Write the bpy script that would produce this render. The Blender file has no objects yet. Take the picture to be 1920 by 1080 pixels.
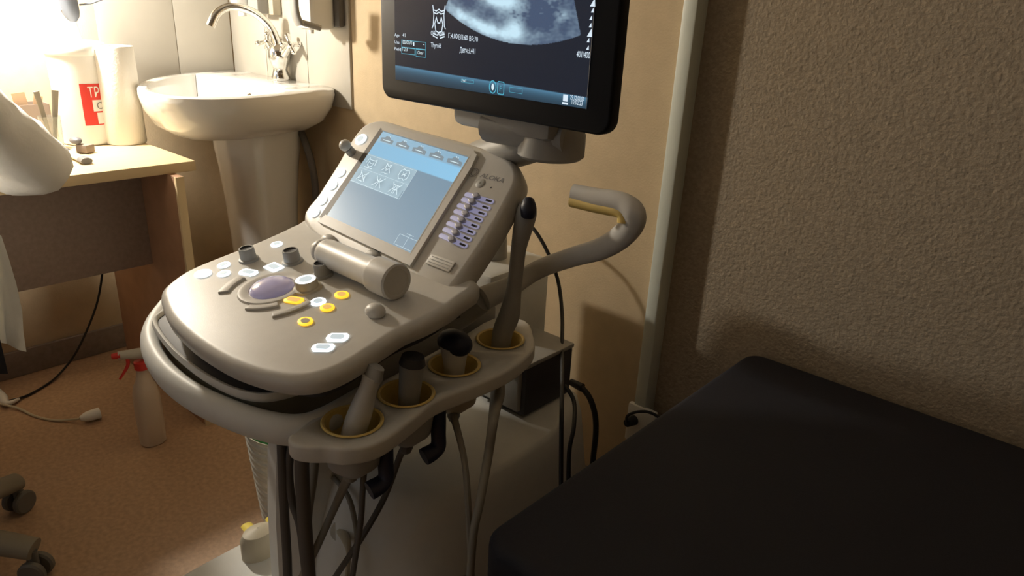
import bpy, bmesh, math, random
from mathutils import Vector, Matrix
random.seed(7)
S = bpy.context.scene
COL = S.collection
PI = math.pi

# ------------------------------------------------------------------ camera
FPX = 1350.0                       # focal length in pixels of a 1920 wide frame
CAM = Vector((0, 0, 1.16))
_n = Vector((-170, 3460, 1350)).normalized()
_y = Vector((1301, -463, 1350)); _y = (_y - _n * _y.dot(_n)).normalized()
_z = -_n
_x = _y.cross(_z)
RW = Matrix((_x, _y, _z))          # camera vector (right, down, forward) -> room axes
cd = bpy.data.cameras.new('camera'); cam = bpy.data.objects.new('camera', cd); COL.objects.link(cam)
right = RW @ Vector((1, 0, 0)); up = RW @ Vector((0, -1, 0)); back = RW @ Vector((0, 0, -1))
m = Matrix.Identity(4)
for i in range(3):
    m[i][0], m[i][1], m[i][2], m[i][3] = right[i], up[i], back[i], CAM[i]
cam.matrix_world = m
cd.sensor_width = 36; cd.lens = FPX * 36 / 1920; cd.clip_start = 0.02
S.camera = cam
# ------------------------------------------------------------------ world, exposure
w = bpy.data.worlds.new('world'); S.world = w; w.use_nodes = True
w.node_tree.nodes['Background'].inputs[0].default_value = (0.86, 0.93, 1.0, 1)
w.node_tree.nodes['Background'].inputs[1].default_value = 0.36
S.view_settings.view_transform = 'Standard'; S.view_settings.look = 'None'
S.view_settings.gamma = 1; S.view_settings.use_curve_mapping = False
S.view_settings.exposure = 0.0
LAMP_POWER = 48.0
LAMP_POS = Vector((-2.235, 0.555, 1.35))

# surveying: where the line of sight through a point of the photograph meets a plane of the room
def ray(u, v): return RW @ Vector((u - 960, v - 540, FPX))
def sz(u, v, z): d = ray(u, v); return CAM + d * ((z - CAM.z) / d.z)
def sy(u, v, y): d = ray(u, v); return CAM + d * ((y - CAM.y) / d.y)
def sx(u, v, x): d = ray(u, v); return CAM + d * ((x - CAM.x) / d.x)

# ------------------------------------------------------------------ materials
MATS = {}
def mat(name, col, rough=0.5, metal=0.0, noise=0.0, nscale=40, bump=0.0, bscale=200, emit=None, es=0.0,
        trans=0.0, coat=0.0, alpha=1.0, sheen=0.0, sub=0.0, attr=None, col2=None, stretch=None):
    if name in MATS: return MATS[name]
    M = bpy.data.materials.new(name); M.use_nodes = True; MATS[name] = M
    nt = M.node_tree; N = nt.nodes; L = nt.links; b = N['Principled BSDF']
    c = (*col, 1)
    b.inputs['Base Color'].default_value = c
    b.inputs['Roughness'].default_value = rough; b.inputs['Metallic'].default_value = metal
    b.inputs['Coat Weight'].default_value = coat; b.inputs['Transmission Weight'].default_value = trans
    b.inputs['Alpha'].default_value = alpha; b.inputs['Sheen Weight'].default_value = sheen
    b.inputs['Subsurface Weight'].default_value = sub
    tc = N.new('ShaderNodeTexCoord'); src = tc.outputs['Object']
    if stretch:
        mp = N.new('ShaderNodeMapping'); mp.inputs['Scale'].default_value = stretch
        L.new(src, mp.inputs[0]); src = mp.outputs[0]
    if noise > 0:
        t = N.new('ShaderNodeTexNoise'); t.inputs['Scale'].default_value = nscale; t.inputs['Detail'].default_value = 6
        L.new(src, t.inputs['Vector'])
        r = N.new('ShaderNodeValToRGB')
        r.color_ramp.elements[0].position = 0.3; r.color_ramp.elements[1].position = 0.7
        c2 = col2 or tuple(min(1, x * (1 + noise)) for x in col)
        r.color_ramp.elements[0].color = (*[x * (1 - noise) for x in col], 1)
        r.color_ramp.elements[1].color = (*c2, 1)
        L.new(t.outputs['Fac'], r.inputs[0]); L.new(r.outputs[0], b.inputs['Base Color'])
    if bump > 0:
        t = N.new('ShaderNodeTexNoise'); t.inputs['Scale'].default_value = bscale; t.inputs['Detail'].default_value = 3
        L.new(src, t.inputs['Vector'])
        u = N.new('ShaderNodeBump'); u.inputs['Strength'].default_value = bump; u.inputs['Distance'].default_value = 0.004
        L.new(t.outputs['Fac'], u.inputs['Height']); L.new(u.outputs[0], b.inputs['Normal'])
    if attr:
        a = N.new('ShaderNodeAttribute'); a.attribute_name = attr
        L.new(a.outputs['Color'], b.inputs['Emission Color']); b.inputs['Emission Strength'].default_value = es
    elif emit:
        b.inputs['Emission Color'].default_value = (*emit, 1); b.inputs['Emission Strength'].default_value = es
    return M

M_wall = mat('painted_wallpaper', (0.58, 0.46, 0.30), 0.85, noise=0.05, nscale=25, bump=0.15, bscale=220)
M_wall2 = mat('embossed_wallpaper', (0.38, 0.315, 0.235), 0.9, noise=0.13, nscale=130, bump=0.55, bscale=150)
M_ceil = mat('ceiling_paint', (0.75, 0.72, 0.66), 0.9, bump=0.1)
M_floor = mat('brown_linoleum', (0.44, 0.285, 0.175), 0.62, noise=0.16, nscale=90, bump=0.06, bscale=300)
M_base = mat('grey_skirting', (0.27, 0.22, 0.19), 0.7, noise=0.12, nscale=60)
M_tile = mat('ivory_tile', (0.50, 0.47, 0.41), 0.35, noise=0.03, nscale=12)
M_grout = mat('grout', (0.55, 0.49, 0.39), 0.8)
M_trim = mat('white_pvc', (0.70, 0.75, 0.70), 0.45, noise=0.03, nscale=20)
M_ceramic = mat('glazed_ceramic', (0.78, 0.77, 0.74), 0.12, coat=0.4)
M_chrome = mat('chrome', (0.82, 0.82, 0.80), 0.12, 1.0)
M_dark = mat('black_hole', (0.01, 0.01, 0.01), 0.6)
M_grey = mat('console_grey', (0.62, 0.605, 0.57), 0.42, noise=0.02, nscale=60, bump=0.03, bscale=500)
M_greyd = mat('console_side_grey', (0.34, 0.335, 0.315), 0.5, noise=0.03, nscale=60)
M_white = mat('machine_white', (0.70, 0.70, 0.67), 0.5, noise=0.02)
M_char = mat('charcoal_plastic', (0.045, 0.045, 0.05), 0.6)
M_olive = mat('shaded_shell_olive', (0.16, 0.155, 0.12), 0.6)
M_yell = mat('aged_yellow_plastic', (0.75, 0.56, 0.18), 0.45, noise=0.1, nscale=30)
M_navy = mat('navy_rubber', (0.012, 0.014, 0.035), 0.5)
M_black = mat('monitor_black', (0.004, 0.004, 0.006), 0.5); M_black.node_tree.nodes['Principled BSDF'].inputs['Specular IOR Level'].default_value = 0.2
M_cable = mat('cable_grey', (0.25, 0.23, 0.19), 0.55)
M_cabled = mat('cable_dark_grey', (0.11, 0.10, 0.09), 0.55)
M_cblack = mat('cable_black', (0.008, 0.008, 0.008), 0.5)
M_vinyl = mat('navy_vinyl', (0.009, 0.010, 0.019), 0.75, noise=0.1, nscale=200, bump=0.1, bscale=400)
M_desk = mat('birch_laminate', (0.72, 0.58, 0.36), 0.45, noise=0.05, nscale=8, stretch=(6, 1, 1))
M_deskp = mat('brown_laminate', (0.32, 0.24, 0.20), 0.6, noise=0.10, nscale=90)
M_deskr = mat('walnut_end_laminate', (0.40, 0.23, 0.14), 0.6, noise=0.08, nscale=20)
M_paper = mat('tissue_paper', (0.80, 0.77, 0.70), 0.9, bump=0.2, bscale=150)
M_plast = mat('white_plastic', (0.80, 0.80, 0.78), 0.4)
M_red = mat('red_print', (0.65, 0.04, 0.03), 0.5)
M_coat = mat('white_cotton', (0.88, 0.89, 0.88), 0.9, sheen=0.2, bump=0.25, bscale=60)
M_skin = mat('skin', (0.62, 0.40, 0.30), 0.55, sub=0.1)
M_hair = mat('dark_brown_hair', (0.04, 0.025, 0.015), 0.6, bump=0.6, bscale=120, stretch=(8, 8, 1))
M_trous = mat('dark_trousers', (0.03, 0.03, 0.035), 0.9)
M_eye = mat('eye_white', (0.8, 0.8, 0.78), 0.2)
M_lip = mat('lips', (0.5, 0.22, 0.18), 0.5)
M_bag = mat('milky_bag_plastic', (0.62, 0.60, 0.52), 0.45, trans=0.15, noise=0.05)
M_green = mat('green_bag_plastic', (0.03, 0.22, 0.04), 0.4)
M_lilac = mat('trackball_lilac', (0.55, 0.52, 0.74), 0.15, emit=(0.55, 0.5, 0.85), es=0.12, coat=0.5)
M_glow = mat('backlit_white', (0.8, 0.85, 0.9), 0.4, emit=(0.85, 0.95, 1.0), es=1.7)
M_keyface = mat('backlit_key_face', (0.55, 0.62, 0.66), 0.4, emit=(0.6, 0.75, 0.85), es=0.55)
M_amber = mat('backlit_amber', (0.9, 0.55, 0.05), 0.4, emit=(1.0, 0.55, 0.03), es=1.2)
M_amberf = mat('backlit_amber_face', (0.8, 0.5, 0.2), 0.4, emit=(1.0, 0.6, 0.15), es=0.45)
M_slot = mat('slider_slot', (0.35, 0.35, 0.5), 0.4, emit=(0.5, 0.5, 0.8), es=0.30)
M_slk = mat('slider_cap', (0.42, 0.42, 0.50), 0.35)
M_scr = mat('display_glow', (0.01, 0.01, 0.01), 0.25, attr='img', es=1.0)
M_txt = mat('display_text', (0, 0, 0), 0.5, emit=(0.75, 0.88, 1.0), es=0.95)
M_cyan = mat('display_cyan', (0, 0, 0), 0.5, emit=(0.10, 0.55, 0.75), es=0.8)
M_icon = mat('display_icon', (0, 0, 0), 0.5, emit=(0.70, 0.88, 0.95), es=0.95)
M_itab = mat('display_tab', (0, 0, 0), 0.5, emit=(0.20, 0.27, 0.32), es=0.9)
M_print = mat('grey_print', (0.16, 0.16, 0.17), 0.5)
M_glass = mat('clear_glass', (0.9, 0.92, 0.9), 0.05, trans=0.9, alpha=1)
M_card = mat('kraft_card', (0.42, 0.28, 0.17), 0.8)
M_cupm = mat('grey_card_box', (0.27, 0.21, 0.17), 0.7)
M_lampj = mat('lamp_joint_grey', (0.09, 0.10, 0.12), 0.5)
M_bulb = mat('lamp_bulb', (1, 1, 1), 0.5, emit=(1.0, 0.86, 0.64), es=25)
M_chair = mat('chair_base_grey', (0.23, 0.20, 0.15), 0.5, noise=0.06, nscale=20)
M_castr = mat('caster_grey', (0.14, 0.13, 0.11), 0.5)
M_yell2 = mat('yellow_strap', (0.85, 0.68, 0.12), 0.5)
M_spray = mat('frosted_bottle', (0.66, 0.54, 0.42), 0.4, trans=0.1)
M_beige = mat('tan_cover', (0.52, 0.47, 0.36), 0.5)

# ------------------------------------------------------------------ mesh building
def crs(pts, n=6, closed=False):
    """smooth curve through points"""
    P = [Vector(p) for p in pts]; out = []; k = len(P)
    for i in range(k if closed else k - 1):
        if closed: a, b, c, d = P[(i - 1) % k], P[i], P[(i + 1) % k], P[(i + 2) % k]
        else: a, b, c, d = P[max(i - 1, 0)], P[i], P[i + 1], P[min(i + 2, k - 1)]
        for j in range(n):
            t = j / n
            out.append(0.5 * ((2 * b) + (c - a) * t + (2 * a - 5 * b + 4 * c - d) * t * t + (3 * b - a - 3 * c + d) * t ** 3))
    if not closed: out.append(P[-1])
    return out
class MB:
    def __init__(s, M=None): s.bm = bmesh.new(); s.mats = []; s.M = M or Matrix.Identity(4)
    def mi(s, m):
        if m not in s.mats: s.mats.append(m)
        return s.mats.index(m)
    def add(s, verts, faces, m):
        i = s.mi(m); vs = [s.bm.verts.new(s.M @ Vector(v)) for v in verts]; out = []
        for f in faces:
            try: fc = s.bm.faces.new([vs[j] for j in f]); fc.material_index = i; fc.smooth = True; out.append(fc)
            except ValueError: pass
        return vs, out
    def box(s, c, d, m, bev=0.0, rot=None, seg=2):
        bm = bmesh.new(); bmesh.ops.create_cube(bm, size=1)
        bmesh.ops.scale(bm, vec=Vector(d), verts=bm.verts)
        if bev > 0: bmesh.ops.bevel(bm, geom=bm.edges[:], offset=bev, segments=seg, affect='EDGES', profile=0.5)
        T = Matrix.Translation(Vector(c)) @ (rot.to_4x4() if rot else Matrix.Identity(4))
        s.merge(bm, m, T); return s
    def bb(s, a, b, m, bev=0.0):
        a, b = Vector(a), Vector(b); return s.box((a + b) / 2, [abs(x) for x in (b - a)], m, bev)
    def merge(s, bm, m, T=Matrix.Identity(4)):
        idx = {v: i for i, v in enumerate(bm.verts)}
        s.add([T @ v.co for v in bm.verts], [[idx[v] for v in f.verts] for f in bm.faces], m); bm.free()
    def prism(s, out, z0, z1, m, bev=0.0, seg=3, bevbot=True):
        bm = bmesh.new(); a = [bm.verts.new((p[0], p[1], z0)) for p in out]; b = [bm.verts.new((p[0], p[1], z1)) for p in out]
        n = len(out); bm.faces.new(b); bm.faces.new(a[::-1])
        for i in range(n): bm.faces.new((a[i], a[(i + 1) % n], b[(i + 1) % n], b[i]))
        bmesh.ops.recalc_face_normals(bm, faces=bm.faces)
        if bev > 0:
            ed = [e for e in bm.edges if (e.verts[0] in b and e.verts[1] in b) or (bevbot and e.verts[0] in a and e.verts[1] in a)]
            bmesh.ops.bevel(bm, geom=ed, offset=bev, segments=seg, affect='EDGES', profile=0.5, clamp_overlap=True)
        s.merge(bm, m); return s
    def rings(s, rings, m, cap0=True, cap1=True, closed=True):
        n = len(rings[0]); vs = [v for r in rings for v in r]; fs = []
        for i in range(len(rings) - 1):
            for j in range(n if closed else n - 1):
                k = (j + 1) % n; fs.append((i * n + j, i * n + k, (i + 1) * n + k, (i + 1) * n + j))
        if cap0: fs.append(tuple(range(n))[::-1])
        if cap1: fs.append(tuple((len(rings) - 1) * n + j for j in range(n)))
        s.add(vs, fs, m); return s
    def lathe(s, prof, m, c=(0, 0, 0), axis=None, seg=32, sx=1, sy=1, cap=True):
        q = Vector((0, 0, 1)).rotation_difference(Vector(axis)).to_matrix() if axis else Matrix.Identity(3)
        c = Vector(c); R = []
        for r, z in prof:
            r = max(r, 1e-5); R.append([c + q @ Vector((r * sx * math.cos(2 * PI * j / seg), r * sy * math.sin(2 * PI * j / seg), z)) for j in range(seg)])
        s.rings(R, m, cap, cap); return s
    def tube(s, pts, r, m, seg=10, smooth=5, flat=None, up=(0, 0, 1)):
        """r: number or list per control point; flat=(a,b): section half sizes, b along up"""
        k = len(pts); P = crs(pts, smooth) if smooth > 1 else [Vector(p) for p in pts]
        rr = [r] * k if not isinstance(r, (list, tuple)) else list(r)
        R = crs([(x, 0, 0) for x in rr], smooth) if smooth > 1 else [Vector((x, 0, 0)) for x in rr]
        out = []; N = None
        for i, p in enumerate(P):
            t = (P[min(i + 1, len(P) - 1)] - P[max(i - 1, 0)]).normalized()
            if flat:
                u = Vector(up); a = t.cross(u).normalized(); b = a.cross(t).normalized(); fa, fb = flat
            else:
                if N is None: N = t.orthogonal().normalized()
                N = (N - t * N.dot(t)).normalized(); a, b = N, t.cross(N); fa = fb = 1
            q = R[i].x
            out.append([p + a * (q * fa * math.cos(2 * PI * j / seg)) + b * (q * fb * math.sin(2 * PI * j / seg)) for j in range(seg)])
        s.rings(out, m); return s
    def ball(s, c, r, m, sc=(1, 1, 1), seg=20):
        prof = [(math.sin(PI * i / seg), -math.cos(PI * i / seg)) for i in range(seg + 1)]
        c = Vector(c)
        R = [[c + Vector((max(a, 1e-4) * r * sc[0] * math.cos(2 * PI * j / 24), max(a, 1e-4) * r * sc[1] * math.sin(2 * PI * j / 24), z * r * sc[2])) for j in range(24)] for a, z in prof]
        s.rings(R, m); return s
    def text(s, body, m, x, y, h, z=0.0, width=None, align='LEFT', rot=0):
        cu = bpy.data.curves.new('t', 'FONT'); cu.body = body; cu.size = 1.0; cu.align_x = align; cu.resolution_u = 2
        o = bpy.data.objects.new('t', cu); COL.objects.link(o)
        dg = bpy.context.evaluated_depsgraph_get(); me = bpy.data.meshes.new_from_object(o.evaluated_get(dg))
        bpy.data.objects.remove(o); bpy.data.curves.remove(cu)
        if len(me.vertices):
            xs = [v.co.x for v in me.vertices]; w0 = max(xs) - min(xs)
            fx = (width / w0) if width else h * 1.35; fy = h * 1.35; x0 = min(xs) if align == 'LEFT' else 0
            cr, sr = math.cos(rot), math.sin(rot)
            vs = []
            for v in me.vertices:
                a, b = (v.co.x - x0) * fx, v.co.y * fy
                vs.append((x + a * cr - b * sr, y + a * sr + b * cr, z))
            s.add(vs, [tuple(p.vertices) for p in me.polygons], m)
        bpy.data.meshes.remove(me); return s
    def line(s, pts, wd, m, z=0.0):
        """flat stroke in the local xy plane"""
        P = [Vector((p[0], p[1], z)) for p in pts]
        for a, b in zip(P[:-1], P[1:]):
            d = (b - a); l = d.length
            if l < 1e-7: continue
            d /= l; nn = Vector((-d.y, d.x, 0)) * wd / 2; a2 = a - d * wd / 2; b2 = b + d * wd / 2
            s.add([a2 - nn, b2 - nn, b2 + nn, a2 + nn], [(0, 1, 2, 3)], m)
        return s
    def rect(s, x0, y0, x1, y1, m, z=0.0): s.add([(x0, y0, z), (x1, y0, z), (x1, y1, z), (x0, y1, z)], [(0, 1, 2, 3)], m); return s
    def build(s, name, parent=None, ang=40, recalc=True):
        if recalc: bmesh.ops.recalc_face_normals(s.bm, faces=s.bm.faces)
        me = bpy.data.meshes.new(name)
        o0 = Vector((0, 0, 0))
        s.bm.to_mesh(me); s.bm.free()
        for m in s.mats: me.materials.append(m)
        me.set_sharp_from_angle(angle=math.radians(ang))
        o = bpy.data.objects.new(name, me); COL.objects.link(o)
        if parent:
            o.parent = parent; o.matrix_parent_inverse = Matrix.Translation(-wloc(parent))
        return o
def wloc(o):
    # things are placed without rotation, parts carry their geometry in room coordinates
    return Vector(o.get('_w', (0, 0, 0)))
def thing(name, label, cat, loc=(0, 0, 0), group=None):
    o = bpy.data.objects.new(name, None); COL.objects.link(o); o.empty_display_size = 0.05
    o.location = loc; o['_w'] = tuple(loc); o['label'] = label; o['category'] = cat
    if group: o['group'] = group
    return o
def tag(o, label, cat, group=None):
    o['label'] = label; o['category'] = cat
    if group: o['group'] = group
    return o
def struct(o): o['kind'] = 'structure'; return o
def rrect(x0, y0, x1, y1, r, n=6):
    out = []
    for cx, cy, a in ((x1 - r, y1 - r, 0), (x0 + r, y1 - r, 90), (x0 + r, y0 + r, 180), (x1 - r, y0 + r, 270)):
        for i in range(n + 1):
            t = math.radians(a + 90 * i / n); out.append((cx + r * math.cos(t), cy + r * math.sin(t)))
    return out
def ell(cx, cy, a, b, n=32, rot=0):
    return [(cx + a * math.cos(2 * PI * i / n) * math.cos(rot) - b * math.sin(2 * PI * i / n) * math.sin(rot),
             cy + a * math.cos(2 * PI * i / n) * math.sin(rot) + b * math.sin(2 * PI * i / n) * math.cos(rot)) for i in range(n)]
def frame(o, ex, ey):
    ex = Vector(ex).normalized(); ey = Vector(ey); ey = (ey - ex * ey.dot(ex)).normalized(); ez = ex.cross(ey)
    M = Matrix.Identity(4)
    for i in range(3): M[i][0], M[i][1], M[i][2], M[i][3] = ex[i], ey[i], ez[i], o[i]
    return M
def on_plane(u, v, F):
    """local x, y of a photograph point on the plane of a frame"""
    Fi = F.inverted(); a = Fi @ CAM; b = Fi.to_3x3() @ ray(u, v); t = -a.z / b.z
    return (a.x + b.x * t, a.y + b.y * t)

# ================================================================== THE ROOM
XL, YB, XR, YF, ZC = -2.49, 1.30, 1.75, -2.2, 2.6
T = 0.1
struct(MB().bb((XL - T, YF - T, -T), (XR + T, YB + T, 0), M_floor).build('floor'))
struct(MB().bb((XL - T, YF - T, ZC), (XR + T, YB + T, ZC + T), M_ceil).build('ceiling'))
struct(MB().bb((XL - T, YF - T, 0), (XL, YB + T, ZC), M_wall).build('wall_left'))
TRX = -0.712
struct(MB().bb((XL, YB, 0), (TRX, YB + T, ZC), M_wall).build('wall_back'))
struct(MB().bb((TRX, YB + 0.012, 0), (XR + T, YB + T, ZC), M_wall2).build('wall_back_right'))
struct(MB().bb((XR, YF - T, 0), (XR + T, YB + 0.012, ZC), M_wall).build('wall_right'))
struct(MB().bb((-0.7, YF - T, 0), (XR, YF, ZC), M_wall).build('wall_front_unseen'))  # unseen wall, left part omitted so that cool fill light enters
struct(MB().bb((TRX - 0.022, YB - 0.027, 0), (TRX + 0.008, YB + 0.02, ZC), M_trim, 0.003).build('trim_1'))
struct(MB().bb((XL, YF, 0), (XL + 0.014, YB, 0.085), M_base, 0.003).build('baseboard_left'))
struct(MB().bb((XL + 0.014, YB - 0.014, 0), (TRX - 0.022, YB, 0.085), M_base, 0.003).build('baseboard_back'))
# tiled corner behind the basin
def tiles(name, horiz0, horiz1, z0, z1, mk, start, wdt):
    b = MB()
    a, c = mk(horiz0, 0.0005, z0), mk(horiz1, 0.004, z1); b.bb(a, c, M_grout)
    x = start
    while x < horiz1 - 0.002:
        z = z0
        while z < z1 - 0.01:
            p, q = mk(max(x, horiz0) + 0.0012, 0.001, z + 0.0012), mk(min(x + wdt, horiz1) - 0.0012, 0.0075, min(z + 0.4, z1) - 0.0012)
            b.bb(p, q, M_tile, 0.0012); z += 0.4
        x += wdt
    return b.build(name)
struct(tiles('trim_2', 0.867, YB - 0.008, 0.855, 2.0, lambda h, d, z: (XL + d, h, z), 0.867, 0.234))
struct(tiles('trim_3', XL + 0.008, -1.803, 0.855, 2.0, lambda h, d, z: (h, YB - d, z), XL + 0.008 - 0.02, 0.24))

# ================================================================== DESK
DX0, DX1, DY1, DZ = XL + 0.124, -1.855, 0.835, 0.75
t = thing('desk', 'light birch topped office desk with brown panels against the left wall', 'desk', (-2.2, 0.2, 0))
MB().bb((DX0, -0.75, DZ - 0.026), (DX1, DY1, DZ), M_desk, 0.002).build('desktop', t)
MB().bb((DX0 + 0.01, DY1 - 0.075, 0.0), (DX1 + 0.045, DY1 - 0.055, DZ - 0.026), M_deskr, 0.001).bb((DX1 + 0.035, DY1 - 0.0755, 0.0), (DX1 + 0.0455, DY1 - 0.0545, DZ - 0.0265), M_desk, 0.0005).build('side_panel', t)
MB().bb((DX0 + 0.01, -0.69, 0.0), (DX1 - 0.01, -0.67, DZ - 0.026), M_deskr, 0.001).build('side_panel', t)
MB().bb((-2.05, -0.67, 0.435), (-2.032, DY1 - 0.075, DZ - 0.026), M_deskp, 0.001).build('modesty_panel', t)

# lamp
t = thing('desk_lamp', 'jointed white desk lamp with dark grey elbow standing behind the big white tub', 'lamp', (-2.348, 0.803, DZ))
J = sx(132, 16, -2.30); 
MB().bb((-2.364, 0.785, DZ + 0.0008), (-2.332, 0.822, DZ + 0.012), M_plast, 0.003).lathe([(0.001, 0), (0.014, 0), (0.014, 0.03), (0.001, 0.03)], M_plast, (-2.348, 0.803, DZ + 0.010)).build('clamp', t)
MB().tube([(-2.348, 0.803, DZ + 0.036), (J.x - 0.005, J.y - 0.003, J.z - 0.02)], 0.011, M_plast, smooth=1).build('lower_arm', t)
MB().tube([J + Vector((-0.005, 0.002, -0.03)), J + Vector((0, 0, -0.012)), J + Vector((0.004, -0.010, 0.035))], [0.012, 0.021, 0.028], M_lampj, 14, 3).build('joint', t)
H = LAMP_POS + Vector((0, 0.0, 0.085))
MB().tube([J + Vector((0.0, -0.02, 0.0)), J + Vector((0.01, -0.09, 0.14)), H + Vector((0, 0.02, 0.035))], 0.010, M_plast, 10, 4).build('upper_arm', t)
MB().tube([J + Vector((0.01, 0.02, 0.01)), J + Vector((0.02, 0.06, 0.02)), J + Vector((0.03, 0.09, 0.05)), J + Vector((0.03, 0.05, 0.16)), H + Vector((0, 0.03, 0.03))], 0.0025, M_lampj, 8, 6).build('cord', t)
sh = MB()
R = []
for r, z in ((0.022, 0.03), (0.03, 0.02), (0.05, -0.01), (0.085, -0.03), (0.083, -0.032), (0.048, -0.014), (0.026, 0.012), (0.002, 0.02)):
    R.append([H + Vector((r * math.cos(2 * PI * j / 32), r * math.sin(2 * PI * j / 32), z)) for j in range(32)])
sh.rings(R, M_plast).build('lamp_shade', t)
bulb = MB().ball(LAMP_POS, 0.02, M_bulb).build('bulb', t)
ld = bpy.data.lights.new('desk_lamp_light', 'POINT'); ld.energy = LAMP_POWER; ld.color = (1.0, 0.92, 0.79); ld.shadow_soft_size = 0.035
lo = bpy.data.objects.new('lamp_light', ld); COL.objects.link(lo); lo.location = LAMP_POS + Vector((0, 0, -0.052))
lo.parent = t; lo.matrix_parent_inverse = Matrix.Translation(-wloc(t))

# tub with printed label
tc = Vector((-2.255, 0.722, DZ + 0.0008))
t = thing('plastic_tub', 'large white plastic tub with a red printed label on the desk', 'tub', tc)
MB().lathe([(0.001, 0), (0.066, 0), (0.070, 0.004), (0.073, 0.235), (0.073, 0.24), (0.001, 0.24)], M_plast, tc, seg=48).build('body', t)
MB().lathe([(0.0755, 0.236), (0.077, 0.240), (0.077, 0.258), (0.072, 0.266), (0.056, 0.271), (0.001, 0.272)], M_plast, tc, seg=48, cap=False).build('lid', t)
def arc_patch(b, c, r0, r1, a0, a1, z0, z1, m, off=0.0006, n=14):
    R = []
    for z, r in ((z0, r0), (z1, r1)):
        R.append([Vector(c) + Vector(((r + off) * math.cos(math.radians(a0 + (a1 - a0) * j / n)), (r + off) * math.sin(math.radians(a0 + (a1 - a0) * j / n)), z)) for j in range(n + 1)])
    b.rings(R, m, False, False, False)
lab = MB()
a_face = math.degrees(math.atan2(0 - tc.y, 0 - tc.x))        # label roughly faces the room
arc_patch(lab, tc, 0.0707, 0.0725, a_face - 4, a_face + 56, 0.055, 0.165, M_red)
# white lower panels and dripping letters on the label
arc_patch(lab, tc, 0.0710, 0.0712, a_face + 22, a_face + 52, 0.058, 0.088, M_plast, 0.0010)
arc_patch(lab, tc, 0.0714, 0.0717, a_face + 16, a_face + 52, 0.092, 0.122, M_plast, 0.0010)
def letters_on_cylinder(b, c, r, a0, z, s, h, wd, m):
    tmp = MB(); tmp.text(s, m, 0, 0, h, 0, width=wd)
    vs = []; 
    for v in tmp.bm.verts:
        an = math.radians(a0) + v.co.x / r
        vs.append(Vector(c) + Vector(((r + 0.0018) * math.cos(an), (r + 0.0018) * math.sin(an), z + v.co.y)))
    tmp.bm.verts.index_update(); fs = [[v.index for v in f.verts] for f in tmp.bm.faces]; tmp.bm.free(); b.add(vs, fs, m)
letters_on_cylinder(lab, tc, 0.0718, a_face + 10, 0.130, 'ТРИ', 0.028, 0.045, M_plast)
letters_on_cylinder(lab, tc, 0.0716, a_face + 24, 0.098, 'О', 0.018, 0.018, M_print)
lab.build('label', t, recalc=False)['label'] = 'red label with white letters'
# roll of paper towel
rc = Vector((-2.135, 0.775, DZ + 0.0008))
rc = Vector(sz(222, 268, DZ + 0.001)); rc.z = DZ + 0.0008
rc = Vector(((sz(199, 274, DZ) + sz(257, 270, DZ)) / 2)) + Vector((-0.030, 0.025, 0)); rc.z = DZ + 0.0008; rr0 = 0.053
r_ = MB().lathe([(0.02, 0.0), (0.051, 0.0), (0.053, 0.004), (0.051, 0.258), (0.049, 0.262), (0.021, 0.262), (0.0205, 0.20), (0.020, 0.0)], M_paper, rc, seg=40, cap=False)
ro = r_.build('paper_towel_roll'); tag(ro, 'upright roll of white paper towel at the right end of the desk', 'paper towel')
# card box with cards
t = thing('pen_box', 'small grey brown cardboard box holding cards beside the tub', 'box', (-2.325, 0.605, DZ))
bx = MB(); q0 = Vector((-2.322, 0.605, DZ + 0.0008))
for (a, b_) in (((-0.035, -0.04, 0), (0.035, -0.038, 0.105)), ((-0.035, 0.038, 0), (0.035, 0.04, 0.105)), ((-0.035, -0.04, 0), (-0.033, 0.04, 0.105)), ((0.033, -0.04, 0), (0.035, 0.04, 0.105)), ((-0.035, -0.04, 0), (0.035, 0.04, 0.003))):
    bx.bb(q0 + Vector(a), q0 + Vector(b_), M_cupm)
bx.build('body', t)
o = MB().box(q0 + Vector((0.012, -0.018, 0.080)), (0.0012, 0.032, 0.11), M_card, rot=Matrix.Rotation(0.10, 3, 'X')).build('paper_card'); tag(o, 'tan paper card standing in the grey brown box, the left one', 'card', 'cards in the box')
o = MB().box(q0 + Vector((0.022, 0.010, 0.077)), (0.0012, 0.022, 0.10), M_card, rot=Matrix.Rotation(-0.22, 3, 'X')).build('paper_card'); tag(o, 'narrow tan card leaning right in the grey brown box', 'card', 'cards in the box')
# white box and clear tumbler behind
o = MB().bb((-2.362, 0.45, DZ + 0.0008), (-2.305, 0.525, DZ + 0.17), M_plast, 0.004).build('carton'); tag(o, 'white carton standing against the wall behind the small box', 'box')
gl = thing('drinking_glass', 'clear glass tumbler between the small box and the tub', 'glass', (-2.255, 0.635, DZ))
gl_c = Vector((-2.205, 0.615, DZ + 0.0008))
# small instruments on the desk
def small(name, label, cat, c, d, m, bev, rz=0.0):
    o = MB().box(c, d, m, bev, rot=Matrix.Rotation(rz, 3, 'Z')).build(name); return tag(o, label, cat)
t2 = thing('stamp', 'dark handled rubber stamp lying on the desk before the tub', 'stamp', sz(160, 278, DZ))
p = sz(160, 278, DZ + 0.012); p2 = p + Vector((-0.012, -0.016, 0.016))
MB().box(p, (0.035, 0.03, 0.022), M_cupm, 0.004, rot=Matrix.Rotation(0.5, 3, 'Z')).build('pad', t2)
MB().ball(p2 + Vector((0, 0, 0.004)), 0.014, M_print, (1.4, 1, 0.7)).build('handle', t2)
MB().tube([sz(168, 268, DZ + 0.008), sz(193, 266, DZ + 0.008)], 0.003, M_print, smooth=1).build('stem', t2)
t2 = thing('eyeglasses_case', 'slim pale case with dark end caps lying on the desk edge', 'case', sz(150, 295, DZ))
a, b = sz(118, 282, DZ + 0.008), sz(158, 300, DZ + 0.008)
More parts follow.
